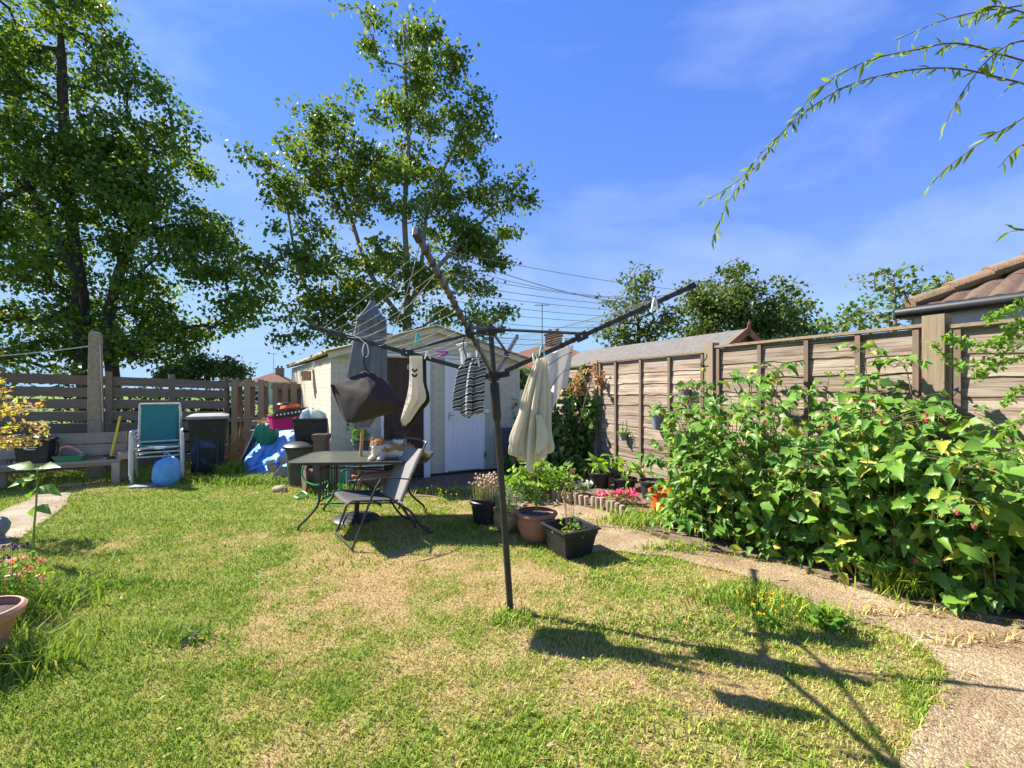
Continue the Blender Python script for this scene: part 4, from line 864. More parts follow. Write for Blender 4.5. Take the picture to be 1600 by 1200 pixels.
# slack ends of line near the raised tips
for k, t0, k2, t1, sg in ((3, .98, 2, .62, .12), (3, .84, 2, .80, .10), (3, .97, 0, .80, .05)):
    a, b = onarm(k, t0), onarm(k2, t1); pts = []
    for i in range(15): u = i / 14; p = a.lerp(b, u); p.z -= sg * 4 * u * (1 - u); pts.append(p)
    MB().tube(pts, .002, 5).build('slack_line', M['cord'], air)
def airpt(px, py, Y): return P(px, py, Y) - abase
lp = onarm(3, .44); st = MB(); pts = [lp + e1 * (.0 + .045 * math.sin(a)) * 1.0 + ax * (-.075 + .085 * math.cos(a)) for a in [i * 2 * math.pi / 20 for i in range(21)]]
for i in range(20): st.bar(pts[i], pts[i + 1] + (pts[i + 1] - pts[i]) * .1, .004, .018, e2)
st.build('strap', M['dark'], air, sm=False)

# cloth: closed loops of folds round a spine
def drape(rows, folds=5, amp=.25, n=56, seed=0, axis=Vector((1, 0, 0)), dax=Vector((0, 1, 0)), hem=0, cap=True):
    rr = random.Random(seed); ph = [rr.uniform(0, 6.28) for _ in range(4)]; rings = []; m = len(rows)
    for i, (c, hw_, hd_, am) in enumerate(rows):
        t = i / (m - 1); ring = []
        for k in range(n):
            a = 2 * math.pi * k / n; w_ = 1 + am * amp * (math.sin(folds * a + ph[0] + t * 1.1) * .7 + math.sin((folds * 2 - 1) * a + ph[1] - t * 1.7) * .35)
            ca, sa = math.cos(a), math.sin(a); ring.append(Vector(c) + axis * (ca * hw_ * (1 + .55 * (w_ - 1))) + dax * (sa * hd_ * w_) + Vector((0, 0, (.012 * math.sin(a * 3 + ph[2]) if i == m - 1 else 0) + (-hem * max(0, t - .5) * 2 * ((1 - abs(ca)) ** 1.3 + .22 * math.sin(a * 5 + ph[3])) if hem else 0))))
        rings.append(ring)
    return MB().loops(rings, cap)
def interp(rows, n):
    out = []; cs = catmull([Vector(r[0]) for r in rows], n); ot = catmull([Vector((r[1], r[2], r[3])) for r in rows], n)
    return [(c, max(.003, o.x), max(.002, o.y), max(0, o.z)) for c, o in zip(cs, ot)]
M['creamknit'] = mat('cream_knit', (.86, .81, .69), (.80, .74, .60), 6, .95, .35, 220)
M['whitecloth'] = mat('white_cotton', (.80, .78, .77), (.72, .69, .68), 5, .95, .3, 160)
M['sockmat'] = mat('off_white_sock', (.78, .72, .64), (.68, .61, .50), 5, .95, .35, 200)
M['blacksock'] = mat('black_sock', (.015, .015, .016), (.03, .03, .03), 8, .95, .2, 150)
M['browncloth'] = mat('dark_brown_fabric', (.052, .036, .032), (.035, .024, .022), 6, .85, .3, 160)
def see_through(m, k):
    n = m.node_tree.nodes; l = m.node_tree.links.new; b = n['Principled BSDF']; tr = n.new('ShaderNodeBsdfTranslucent'); ms = n.new('ShaderNodeMixShader'); ms.inputs[0].default_value = k
    l(b.inputs['Base Color'].links[0].from_socket, tr.inputs['Color']); l(b.outputs[0], ms.inputs[1]); l(tr.outputs[0], ms.inputs[2]); l(ms.outputs[0], n['Material Output'].inputs['Surface'])
see_through(M['creamknit'], .5); see_through(M['sockmat'], .45); see_through(M['whitecloth'], .35)
def place(t, rows): o = t.location; return [(Vector(r[0]) - o, *r[1:]) for r in rows]
# cream garment
Yc = 2.86; t = thing('cream_cardigan', 'long cream knitted garment pegged by its hem to the line', 'garment', P(832, 750, Yc))
rows = [(P(846, 560, Yc), .028, .012, .3), (P(842, 590, Yc), .055, .022, .7), (P(836, 630, Yc), .075, .035, 1), (P(830, 675, Yc), .09, .042, 1.2), (P(829, 698, Yc), .104, .045, 1.3), (P(829, 708, Yc), .102, .045, 1.3)]
drape(interp(place(t, rows), 6), 8, .7, 120, 3, hem=.10, cap=False).build('body', M['creamknit'], t, thick=.004)
rows = [(P(842, 648, Yc - .05), .02, .012, .4), (P(848, 676, Yc - .06), .036, .016, .8), (P(846, 696, Yc - .065), .034, .016, .8), (P(838, 710, Yc - .06), .012, .008, .4)]
drape(interp(place(t, rows), 5), 3, .3, 40, 5).build('sleeve', M['creamknit'], t)
rows = [(P(818, 640, Yc - .03), .02, .012, .4), (P(806, 680, Yc - .04), .034, .016, .8), (P(804, 696, Yc - .04), .028, .014, .8), (P(806, 712, Yc - .04), .010, .008, .4)]
drape(interp(place(t, rows), 5), 3, .3, 40, 6).build('sleeve', M['creamknit'], t)
# white towel behind
Yt = 3.15; t = thing('white_towel', 'thin white cotton cloth pegged between two lines', 'towel', P(860, 640, Yt)); to_ = t.location.copy()
def tow(u, v):
    x0 = 850 + 46 * u + (6 - 16 * u) * v; y0 = 556 - 18 * u + v * (72 + 8 * math.sin(u * 5 + 1)) + (18 * (1 - u) ** 2) * v; Yq = Yt + .05 * math.sin(u * 9 + v * 2) * (.3 + v) + .10 * u
    return P(x0, y0, Yq) - to_
MB().grid(tow, 40, 30).build('cloth', M['whitecloth'], t, thick=.003)
def tail(u, v): return P(848 + 14 * u + 10 * v * (1 - u) - 4 * v, 610 + 60 * v + 3 * math.sin(u * 7), Yt - .02 + .03 * math.sin(u * 8 + v * 3)) - to_
MB().grid(tail, 14, 16).build('hanging_corner', M['whitecloth'], t, thick=.003)
for v_, in ((.18,), (.58,)): MB().tube([tow(i / 30, v_) + Vector((0, -.006, 0)) for i in range(31)], .0022, 5).build('hem_line', M['gunmetal'], t)
# socks
def sock(name, label, px, Y, m, chev=False, dx=0, dy=0):
    t = thing(name, label, 'sock', P(640 + dx, 662 + dy, Y), 0, None)
    rows = [(P(650 + dx, 556 + dy, Y), .044, .010, .1), (P(650 + dx, 580 + dy, Y), .044, .016, .4), (P(650 + dx, 598 + dy, Y), .046, .02, .7), (P(651 + dx, 612 + dy, Y), .056, .026, 1), (P(650 + dx, 624 + dy, Y), .062, .03, 1.1), (P(644 + dx, 636 + dy, Y), .052, .028, 1), (P(638 + dx, 648 + dy, Y), .044, .026, .8), (P(634 + dx, 657 + dy, Y), .036, .022, .5), (P(632 + dx, 663 + dy, Y), .014, .010, .2)]
    drape(interp(place(t, rows), 5), 4, .4, 48, 9).build('fabric', m, t)
    if chev:
        o = t.location
        for yy in (578, 586):
            c_ = MB()
            for sg in (-1, 1): c_.bar(P(648, yy + 3, Y - .024) - o, P(648 + sg * 4.2, yy - 1.5, Y - .022) - o, .003, .012, (0, 0, 1))
            c_.build('chevron', M['blacksock'], t, sm=False)
    return t
sock('sock', 'off-white sock with black chevrons hanging from the airer', 650, 2.95, M['sockmat'], True)
sock('sock', 'black sock hanging just behind the off-white sock', 655, 3.02, M['blacksock'], False, 6, 4)
# striped garment
def stripemat():
    m = bpy.data.materials.new('striped_jersey'); m.use_nodes = True; n = m.node_tree.nodes; l = m.node_tree.links.new; b = n['Principled BSDF']; b.inputs['Roughness'].default_value = .95
    t = n.new('ShaderNodeTexCoord'); w_ = n.new('ShaderNodeTexWave'); w_.bands_direction = 'Z'; w_.inputs['Scale'].default_value = 7.5; w_.inputs['Distortion'].default_value = 2.6; w_.inputs['Detail Scale'].default_value = 1.2
    r = n.new('ShaderNodeValToRGB'); r.color_ramp.interpolation = 'CONSTANT'; e = r.color_ramp.elements; e[0].color = (.17, .16, .17, 1); e[1].position = .52; e[1].color = (.75, .73, .72, 1); k = e.new(.74); k.color = (.012, .012, .018, 1)
    mp_ = n.new('ShaderNodeMapping'); mp_.inputs['Rotation'].default_value = (.2, R(16), 0); l(t.outputs['Object'], mp_.inputs['Vector']); l(mp_.outputs[0], w_.inputs['Vector']); l(w_.outputs['Fac'], r.inputs['Fac']); l(r.outputs[0], b.inputs['Base Color']); return m
M['stripe'] = stripemat(); Ys = 2.62
t = thing('striped_top', 'small grey, black and white striped garment bunched on the line', 'garment', P(735, 648, Ys))
rows = [(P(741, 558, Ys), .030, .012, .6), (P(738, 575, Ys), .058, .026, 1), (P(735, 600, Ys), .064, .036, 1), (P(734, 625, Ys), .070, .04, 1), (P(734, 643, Ys), .072, .04, 1)]
drape(interp(place(t, rows), 6), 5, .8, 80, 12, hem=.035, cap=False).build('fabric', M['stripe'], t, thick=.004)
for i, (x, y) in enumerate([(722, 556), (746, 556), (733, 560)]):
    drape(interp(place(t, [(P(x, y - 8, Ys), .010, .006, .3), (P(x + 2, y + 6, Ys), .016, .010, .8), (P(x + 4, y + 18, Ys), .02, .012, .8)]), 4), 3, .4, 24, 20 + i).build('gathered_cloth', M['whitecloth'], t)
# brown fabric cover on a carabiner
Yk = 3.12; t = thing('fabric_cover', 'dark brown fabric cover hanging by its loop from a carabiner', 'cover', P(575, 655, Yk)); ko = t.location.copy()
def KP(x, y, dY): return P(577 + (x - 577) * 1.2, 578 + (y - 578) * 1.13, Yk + dY) - ko
vv = [KP(573, 577, .0), KP(528, 598, -.04), KP(549, 654, -.16), KP(624, 628, -.06), KP(604, 596, .16), KP(546, 606, .2), KP(533, 618, .02), KP(577, 612, -.17), KP(596, 643, .10), KP(556, 585, -.03), KP(592, 587, -.02)]
kb = MB().add(vv, [(0, 9, 7), (9, 1, 7), (1, 6, 2), (1, 2, 7), (2, 3, 7), (3, 10, 7), (10, 0, 7), (3, 4, 10), (4, 0, 10), (0, 4, 5), (0, 5, 9), (9, 5, 1), (1, 5, 6), (3, 8, 4), (2, 8, 3), (6, 5, 8), (6, 8, 2), (4, 8, 5)])
o = kb.build('fabric', M['browncloth'], t, sub=3); md = o.modifiers.new('crease', 'DISPLACE'); tx_ = bpy.data.textures.new('folds', 'CLOUDS'); tx_.noise_scale = .10; md.texture = tx_; md.strength = .022; 
for p_ in o.data.polygons: p_.use_smooth = True
ev = o.data.attributes.new('crease_edge', 'FLOAT', 'EDGE'); ev.data.foreach_set('value', [.55] * len(o.data.edges))
MB().tube([KP(528, 598, -.04), KP(533, 612, -.02), KP(541, 634, -.08), KP(549, 654, -.16)], [.012, .014, .014, .01], 8).build('hem', M['browncloth'], t)
MB().tube([KP(573, 580, 0), KP(570, 568, 0), KP(571, 556, 0)], .006, 6).build('loop', M['dark'], t)
kc = thing('carabiner', 'white metal carabiner holding the brown fabric cover', 'carabiner', P(571, 548, Yk))
kp = [P(571 + 4.5 * math.cos(a) * (1 - .25 * math.sin(a)), 547 - 11 * math.sin(a), Yk) - kc.location for a in [i * 2 * math.pi / 22 for i in range(23)]]
MB().tube(kp, .0035, 6, cap=False).build('ring', M['upvc'], kc); MB().tube([P(570, 536, Yk) - kc.location, P(560, 527, Yk) - kc.location, P(540, 521, Yk + .02) - kc.location], .003, 5).build('cord_loop', M['upvc'], kc)
# pegs
def peg(label, px, py, Y, m, h=.085, rot=0.0):
    t = thing('clothes_peg', label, 'peg', P(px, py, Y), 0, None); t.rotation_euler = (0, rot, 0)
    for sg in (-1, 1): MB().tube([(sg * .003, 0, h / 2), (sg * .008, 0, h * .2), (sg * .013, 0, -h * .2), (sg * .020, 0, -h / 2)], [.004, .007, .006, .005], 6).build('jaw', m, t)
    MB().tube([(-.012, 0, .012), (.012, 0, .012)], .006, 8).build('spring', M['chrome'], t); return t
def plast(n, c): return mat('peg_' + n, c, tuple(x * .9 for x in c), 4, .4)
PG = {'teal': plast('teal', (.05, .52, .42)), 'purple': plast('purple', (.38, .05, .42)), 'white': plast('white', (.8, .78, .76)), 'aqua': plast('aqua', (.30, .62, .62))}
peg('teal clothes peg clipped above the off-white sock', 653, 530, 2.9, PG['teal'])
peg('purple clothes peg lying sideways on the lines', 692, 552, 2.75, PG['purple'], .07, R(80))
peg('white clothes peg alone near the right arm tip', 1023, 477, 2.36, PG['white'], .075)
peg('white peg holding the socks at the airer arm', 668, 555, 2.93, PG['white'], .05)
peg('pale aqua peg at the top corner of the white towel', 884, 535, 3.12, PG['aqua'], .055)
peg('aqua peg between the cream garment and the white towel', 847, 548, 2.9, PG['aqua'], .075)
peg('cream peg on the left shoulder of the cream garment', 836, 558, 2.85, PG['white'], .06, R(-20))
peg('white peg standing up behind the black strap', 722, 540, 2.66, PG['white'], .06, R(60))
peg('white peg at the gathered top of the striped garment', 745, 566, 2.6, PG['white'], .05, R(10))

# ================================================================ table, parasol, cat, chair
M['glass'] = mat('dark_table_glass', (.06, .068, .05), (.095, .10, .075), 3, .3, 0, spec=.35)
M['frame'] = mat('brown_black_frame', (.05, .043, .038), (.035, .03, .027), 10, .5, .05, 80)
TC = Vector((-1.68, 5.02, 0)); tb = thing('garden_table', 'rectangular glass garden table with dark metal legs and parasol hole', 'table', TC, R(4))
def rrect(hx, hy, r, z, n=6):
    out = []
    for cx, cy, a0 in ((hx - r, hy - r, 0), (-hx + r, hy - r, 90), (-hx + r, -hy + r, 180), (hx - r, -hy + r, 270)): out += [Vector((cx + r * math.cos(R(a0 + 90 * i / n)), cy + r * math.sin(R(a0 + 90 * i / n)), z)) for i in range(n + 1)]
    return out
MB().loops([rrect(.70, .40, .12, .722), rrect(.70, .40, .12, .728)]).build('glass_top', M['glass'], tb, sm=False)
MB().loops([rrect(.72, .42, .13, .70), rrect(.735, .435, .14, .702), rrect(.735, .435, .14, .728), rrect(.715, .415, .13, .732), rrect(.70, .40, .12, .729)], cap=False).build('rim', M['frame'], tb)
for sx in (-1, 1):
    for sy in (-1, 1):
        MB().tube(catmull([(sx * .42, sy * .26, .70), (sx * .43, sy * .27, .30), (sx * .50, sy * .31, .16), (sx * .60, sy * .37, .05), (sx * .605, sy * .375, .0)], 4), .014, 8).build('leg', M['frame'], tb)
    for z in (.62, .28): MB().tube([(sx * .425, -.265, z), (sx * .425, .265, z)], .009, 6).build('stretcher', M['frame'], tb)
for sy in (-1, 1):
    for z in (.64, .25): MB().tube([(-.425, sy * .26, z), (.425, sy * .26, z)], .009, 6).build('stretcher', M['frame'], tb)
    for i in range(3): MB().tube([(-.42 + .0, sy * .09 * i - .0, .69), (-.42, sy * .09 * i, .28)], .006, 5).build('end_bar', M['frame'], tb)
M['parasol'] = mat('grey_parasol_cloth', (.17, .18, .20), (.13, .135, .15), 6, .9, .3, 150)
M['polewood'] = mat('varnished_pole', (.50, .31, .13), (.40, .23, .09), 6, .5, .1, 20, (6, 6, .6))
pa = thing('parasol', 'closed grey parasol on a wooden pole through the table', 'parasol', (-1.745, 5.02, 0)); pdir = Vector((.075, .0, 1))
def pp(z, dx=0, dy=0): return Vector((pdir.x * (z - .0) + dx - .055, dy, z))
MB().lathe([(.001, 0), (.25, 0), (.255, .015), (.24, .03), (.12, .045), (.06, .06), (.001, .06)], 28, pp(0)).build('base', M['dark'], pa)
MB().tube([pp(.05), pp(.32)], .028, 12).build('base_tube', M['gunmetal'], pa)
MB().tube([pp(.1), pp(2.52)], .019, 12).build('pole', M['polewood'], pa)
rows = [(pp(1.06), .07, .055, .8), (pp(1.25), .155, .12, 1.2), (pp(1.5), .19, .14, 1.3), (pp(1.8), .182, .14, 1.2), (pp(2.1), .162, .125, 1.1), (pp(2.30), .148, .11, 1.0), (pp(2.36), .10, .08, .7), (pp(2.42), .035, .035, .2)]
drape(interp(rows, 5), 6, .30, 72, 31).build('canopy', M['parasol'], pa)
rows = [(pp(2.27), .165, .14, 1.6), (pp(2.33), .135, .115, 1.4), (pp(2.42), .075, .065, 1.0), (pp(2.48), .045, .04, .5), (pp(2.54), .014, .014, 0)]
drape(interp(rows, 4), 4, .35, 56, 33).build('top_flap', M['parasol'], pa)
MB().lathe([(.001, 2.5), (.02, 2.5), (.025, 2.53), (.012, 2.56), (.018, 2.59), (.001, 2.6)], 10, (pdir.x * 2.5 - .055, 0, 0)).build('finial', M['dark'], pa)
# cat
def furmat():
    m = bpy.data.materials.new('ginger_white_fur'); m.use_nodes = True; n = m.node_tree.nodes; l = m.node_tree.links.new; b = n['Principled BSDF']; b.inputs['Roughness'].default_value = .9; b.inputs['Specular IOR Level'].default_value = .1
    a = n.new('ShaderNodeAttribute'); a.attribute_name = 'ginger'; r = n.new('ShaderNodeValToRGB'); e = r.color_ramp.elements; e[0].position = .35; e[0].color = (.80, .72, .60, 1); e[1].position = .6; e[1].color = (.50, .22, .06, 1); k = e.new(.85); k.color = (.60, .30, .10, 1)
    t = n.new('ShaderNodeTexCoord'); z = n.new('ShaderNodeTexNoise'); z.inputs['Scale'].default_value = 160; l(t.outputs['Object'], z.inputs['Vector']); bp = n.new('ShaderNodeBump'); bp.inputs['Strength'].default_value = .8; bp.inputs['Distance'].default_value = .008
    l(z.outputs['Fac'], bp.inputs['Height']); l(bp.outputs[0], b.inputs['Normal']); l(a.outputs['Fac'], r.inputs['Fac']); l(r.outputs[0], b.inputs['Base Color']); return m
CT = Vector((-1.41, 4.82, .733)); cat = thing('cat', 'fluffy ginger and white cat lying on the table edge', 'cat', CT, R(8)); cat.scale = (.87, .87, .92); cb = MB()
def ball(c, r, n=14, m=9, mb=None):
    rr = r if isinstance(r, (tuple, list)) else (r, r, r); rings = []
    for i in range(m + 1):
        ph = math.pi * (i + .001) / (m + .002) ; rings.append([Vector(c) + Vector((rr[0] * math.sin(ph) * math.cos(2 * math.pi * k / n), rr[1] * math.sin(ph) * math.sin(2 * math.pi * k / n), -rr[2] * math.cos(ph))) for k in range(n)])
    (mb or cb).loops(rings)
ball((.12, .03, .085), (.19, .10, .088)); ball((.27, .04, .082), (.10, .105, .082)); ball((-.03, -.01, .105), (.09, .085, .095)); ball((-.09, -.05, .175), (.078, .07, .066)); ball((-.105, -.108, .152), (.036, .034, .027)); ball((-.09, -.06, .10), (.06, .055, .07))
for sx, yy in ((-.155, -.12), (-.045, -.14)): cb.tube([(sx + .05, -.01, .05), (sx + .02, yy * .6, .028), (sx, yy, .02)], [.036, .028, .024], 10); ball((sx, yy - .012, .019), (.026, .034, .019))
for s in (-1, 1): cb.tube([(-.09 + s * .046, -.05, .215), (-.09 + s * .054, -.055, .248), (-.09 + s * .058, -.057, .275)], [.03, .02, .004], 8, .6)
cb.tube([(.34, .04, .06), (.42, -.0, .045), (.48, -.06, .04), (.53, -.09, .03)], [.05, .045, .04, .02], 10); ball((.25, -.05, .05), (.085, .05, .05))
o = cb.build('body', furmat(), cat); md = o.modifiers.new('skin', 'REMESH'); md.mode = 'VOXEL'; md.voxel_size = .008; md.use_smooth_shade = True; md2 = o.modifiers.new('soft', 'SMOOTH'); md2.iterations = 4
tx2 = bpy.data.textures.new('fur', 'CLOUDS'); tx2.noise_scale = .014; md3 = o.modifiers.new('fur', 'DISPLACE'); md3.texture = tx2; md3.strength = .014; md3.mid_level = .5
dg = bpy.context.evaluated_depsgraph_get(); me = bpy.data.meshes.new_from_object(o.evaluated_get(dg)); o.modifiers.clear(); o.data = me
cv_ = np.zeros(len(me.vertices) * 3, np.float32); me.vertices.foreach_get('co', cv_); cv_ = cv_.reshape(-1, 3); gi = .25 + .55 * (cv_[:, 2] > .085) * (cv_[:, 0] > -.02) * (fbm(cv_[:, 0] + 5, cv_[:, 2] + cv_[:, 1] + 5, 9, 40, 2) > .42)
hd_ = (np.linalg.norm(cv_ - np.array([-.09, -.05, .19]), axis=1) < .105); gi = np.where(hd_, np.where((cv_[:, 2] > .17) & (np.abs(cv_[:, 0] + .095) > .014) | (cv_[:, 2] > .215), .8, .2), gi); gi = np.where((cv_[:, 0] > .40), .75, gi); gi = np.clip(gi + RNG.normal(0, .06, len(gi)), 0, 1)
at = me.attributes.new('ginger', 'FLOAT', 'POINT'); at.data.foreach_set('value', gi.astype(np.float32)); me.polygons.foreach_set('use_smooth', [True] * len(me.polygons))
nv_ = np.zeros(len(me.vertices) * 3, np.float32); me.vertices.foreach_get('normal', nv_); nv_ = nv_.reshape(-1, 3); pk = RNG.integers(0, len(cv_), 9000); fd = nv_[pk] * .7 + RNG.normal(0, .35, (9000, 3)) + np.array([.5, .1, -.25]); face_ = (cv_[pk, 1] < -.10) & (cv_[pk, 2] > .12)
fl_ = np.where(face_, .008, .026) * (.5 + RNG.random(9000)); v, f = leaves(cv_[pk], fd, nv_[pk] + RNG.normal(0, .3, (9000, 3)), fl_, leaf_tpl(1, .10, 0, .3, 0, .2))
tag(put('fur', npmesh('fur', v, f, me.materials[0], {'ginger': np.repeat(gi[pk], 5)}), None, cat), kind='stuff')
M['eye'] = mat('cat_eye', (.10, .13, .04), (.03, .03, .02), 30, .2); M['nose'] = mat('cat_nose', (.45, .18, .14), None, 10, .5)
for s in (-1, 1): e_ = MB(); ball((-.097 + s * .03, -.119, .18), (.011, .008, .010), 8, 6, e_); e_.build('eye', M['eye'], cat)
e_ = MB(); ball((-.106, -.143, .16), (.009, .007, .007), 8, 6, e_); e_.build('nose', M['nose'], cat)
# folding chair
M['mesh'] = mat('grey_sling_mesh', (.25, .235, .215), (.20, .19, .175), 40, .7, .25, 260); M['seatmesh'] = mat('dark_sling_mesh', (.07, .066, .062), (.05, .048, .045), 40, .7, .25, 260); M['chairtube'] = mat('graphite_tube', (.075, .075, .078), (.05, .05, .052), 12, .38, 0, metal=.4)
fc = thing('folding_chair', 'grey mesh folding recliner with black tube frame on the lawn', 'chair', (-1.66, 4.22, 0), math.atan2(.60, .80)); WY = .25
def sling(pts, hw_, sag, m, nm, holes=False):
    cv = catmull(pts, 8); n = len(cv) - 1
    return MB().grid(lambda u, v: cv[int(round(v * n))] + Vector((0, (u - .5) * 2 * hw_, 0)) + Vector((0, 0, -sag * (1 - (2 * u - 1) ** 2))), 10, n).build(nm, m, fc, thick=.004)
sling([(.0, 0, .43), (.04, 0, .455), (.25, 0, .43), (.47, 0, .40)], WY - .015, .02, M['seatmesh'], 'seat'); sling([(.50, 0, .36), (.57, 0, .52), (.68, 0, .76), (.745, 0, .885)], WY - .015, .015, M['mesh'], 'backrest')
MB().tube(catmull([(.485, -WY, .31), (.60, -WY, .58), (.755, -WY, .90), (.785, -WY + .05, .955), (.785, WY - .05, .955), (.755, WY, .90), (.60, WY, .58), (.485, WY, .31)], 6), .011, 8).build('back_frame', M['armsilver'], fc)
for s in (-1, 1):
    MB().tube([(-.02, s * WY, .43), (.04, s * WY, .458), (.48, s * WY, .40)], .010, 8).build('seat_rail', M['chairtube'], fc)
    MB().tube(catmull([(.30, s * (WY + .02), .63), (.22, s * (WY + .02), .50), (.06, s * (WY + .02), .10), (.02, s * (WY + .02), .012)], 5), .0115, 8).build('leg', M['chairtube'], fc)
    MB().tube(catmull([(.30, s * (WY + .03), .52), (.46, s * (WY + .03), .38), (.60, s * (WY + .03), .27), (.72, s * (WY + .03), .10), (.84, s * (WY + .03), .012)], 5), .0115, 8).build('leg', M['chairtube'], fc)
    MB().tube(catmull([(.08, s * (WY + .025), .645), (.12, s * (WY + .025), .66), (.34, s * (WY + .025), .645), (.58, s * (WY + .025), .60)], 5), .012, 8, .6).build('armrest', M['chairtube'], fc)
    MB().lathe([(.001, -.012), (.016, -.012), (.016, .012), (.001, .012)], 8, (.50, s * (WY + .02), .37)).build('pivot', M['chrome'], fc)
for x, z, nm in ((.025, .03, 'front_bar'), (.80, .06, 'rear_bar'), (.30, .38, 'seat_bar')): MB().tube([(x, -WY - .02, z), (x, WY + .02, z)], .010, 8).build(nm, M['chairtube'], fc)
# ================================================================ pots and plants along the path
M['terra'] = mat('terracotta', (.34, .155, .09), (.24, .11, .07), 5, .8, .25, 40)
M['terrapink'] = mat('pale_terracotta', (.50, .26, .17), (.40, .20, .13), 5, .8, .2, 40)
M['glaze'] = mat('brown_glaze', (.22, .15, .08), (.13, .09, .05), 5, .45, .1, 30, c3=(.30, .22, .12))
M['orange'] = mat('orange_plastic', (.80, .13, .025), (.70, .10, .02), 3, .45)
M['compost'] = mat('compost', (.05, .035, .025), (.09, .065, .045), 25, .95, 1, 60)
M['straw'] = mat('dry_stalk', (.50, .36, .16), (.38, .25, .11), 20, .9)
M['stemg'] = mat('green_stem', (.20, .30, .06), (.14, .22, .05), 20, .7)
M['petalpink'] = leafmat('pink_petal', (.72, .10, .22), (.80, .22, .36), (.50, .03, .12), .25)
M['petalwhite'] = leafmat('white_petal', (.80, .80, .74), (.75, .72, .6), None, .25)
M['petalyellow'] = leafmat('yellow_petal', (.80, .60, .03), (.75, .50, .02), None, .25)
M['petalmix'] = leafmat('peach_petal', (.80, .42, .14), (.75, .25, .30), (.25, .08, .30), .25)
M['teal'] = mat('teal_glaze', (.10, .24, .26), (.07, .18, .20), 6, .4)
M['slate'] = mat('blue_grey_metal', (.22, .26, .28), (.16, .19, .21), 8, .5, .05)
def pot(t, prof, m, n=28, soil=None):
    h = prof[-1][1]; ip = [(r_ - .012, z) for r_, z in reversed(prof) if z > h * .4]
    MB().lathe([(.001, prof[0][1])] + prof + ip, n).build('pot', m, t)
    if soil: MB().lathe([(soil, h * .86), (soil * .5, h * .88), (.001, h * .885)], 16).build('compost', M['compost'], t)
def stalks(t, nm, m, n, z0, z1, spread0, spread1, r_=.003, curve=.05, off=(0, 0)):
    mb = MB(); tips_ = []
    for i in range(n):
        a = random.uniform(0, 6.28); q0 = math.sqrt(random.random()) * spread0; q1 = q0 / spread0 * spread1 * random.uniform(.7, 1.2); zt_ = z0 + (z1 - z0) * random.uniform(.6, 1.05); b = Vector((math.cos(a) * q0 + off[0], math.sin(a) * q0 + off[1], z0)); e = Vector((math.cos(a) * q1 + off[0], math.sin(a) * q1 + off[1], zt_))
        mb.tube([b, b.lerp(e, .5) + Vector((0, 0, curve)), e], [r_, r_ * .85, r_ * .5], 4, cap=False); tips_.append(e)
    tag(mb.build(nm, m, t), kind='stuff' if n > 12 else None); return tips_
def bloom(t, nm, pts, size, m, k=6, tpl=None):
    pos = np.repeat(np.array([tuple(p) for p in pts]), k, axis=0); n = len(pos); d = rand_dirs(n, .3); v, f = leaves(pos, d, rand_dirs(n, .8), size * (.7 + .6 * RNG.random(n)), tpl or leaf_tpl(1, .7, .2, .1)); return tag(put(nm, npmesh(nm, v, f, m), None, t), kind='stuff')
def leafy(t, nm, pts, k, size, m, tpl, jit=.04, zb=.8):
    pos = np.repeat(np.array([tuple(p) for p in pts]), k, axis=0); n = len(pos); pos = pos + RNG.normal(0, jit, (n, 3)); dr_ = rand_dirs(n, .1); nr_ = rand_dirs(n, zb); sz_ = size * (.6 + .8 * RNG.random(n))
    if nm == 'leaf':
        for i in range(n): put('leaf', npmesh('leaf', *leaves(pos[i:i + 1], dr_[i:i + 1], nr_[i:i + 1], sz_[i:i + 1], tpl), m), None, t)
        return None
    v, f = leaves(pos, dr_, nr_, sz_, tpl); return tag(put(nm, npmesh(nm, v, f, m), None, t), kind='stuff')
def line(a, b, n): return [Vector(a).lerp(Vector(b), i / (n - 1)) for i in range(n)]

t = thing('chive_pot', 'black plastic pot full of chives gone to pale seed heads', 'pot', G(759, 816))
pot(t, [(.13, 0), (.135, .02), (.165, .21), (.18, .215), (.185, .25), (.175, .26), (.18, .29)], M['dark'], 28, .165); tp = stalks(t, 'chive_stem', M['straw'], 90, .25, .52, .14, .20, .0026, .02); stalks(t, 'chive_leaf', M['stemg'], 80, .25, .44, .14, .18, .0028, .03)
hd = MB()
for p in tp: r_ = random.uniform(.011, .017); hd.lathe([(.001, -r_), (r_ * .8, -r_ * .5), (r_, 0), (r_ * .75, r_ * .6), (.001, r_)], 7, p)
M['seedhead'] = mat('pale_seed_head', (.62, .46, .32), (.50, .34, .22), 60, .95, .8, 150); hd.build('seed_head', M['seedhead'], t)
t = thing('glazed_pot', 'round brown glazed pot with low lavender behind the airer pole', 'pot', G(795, 830)); pot(t, [(.10, 0), (.14, .06), (.165, .14), (.155, .20), (.165, .215), (.17, .235)], M['glaze'], 28, .15)
M['lav'] = leafmat('grey_green_leaf', (.16, .21, .12), (.24, .28, .17), None, .2); tp = stalks(t, 'stem', M['stemg'], 60, .20, .42, .11, .19, .0022); leafy(t, 'foliage', tp + [p * .9 for p in tp], 5, .035, M['lav'], leaf_tpl(1, .2, .1, .1), .025)
t = thing('terracotta_pot', 'wide round bellied terracotta pot with one young plant', 'pot', G(838, 844)); pot(t, [(.12, 0), (.155, .05), (.185, .14), (.19, .20), (.182, .245), (.20, .25), (.213, .268), (.205, .285), (.185, .29)], M['terra'], 36, .17)
MB().tube([(0, 0, .25), (.004, 0, .36), (0, .0, .46)], .004, 6).build('stem', M['stemg'], t); leafy(t, 'leaf', [(0, 0, .46), (.01, 0, .44), (0, 0, .40), (0, .01, .47)], 5, .09, M['leaf_fresh'], leaf_tpl(2, .45, .2, .4), .012)
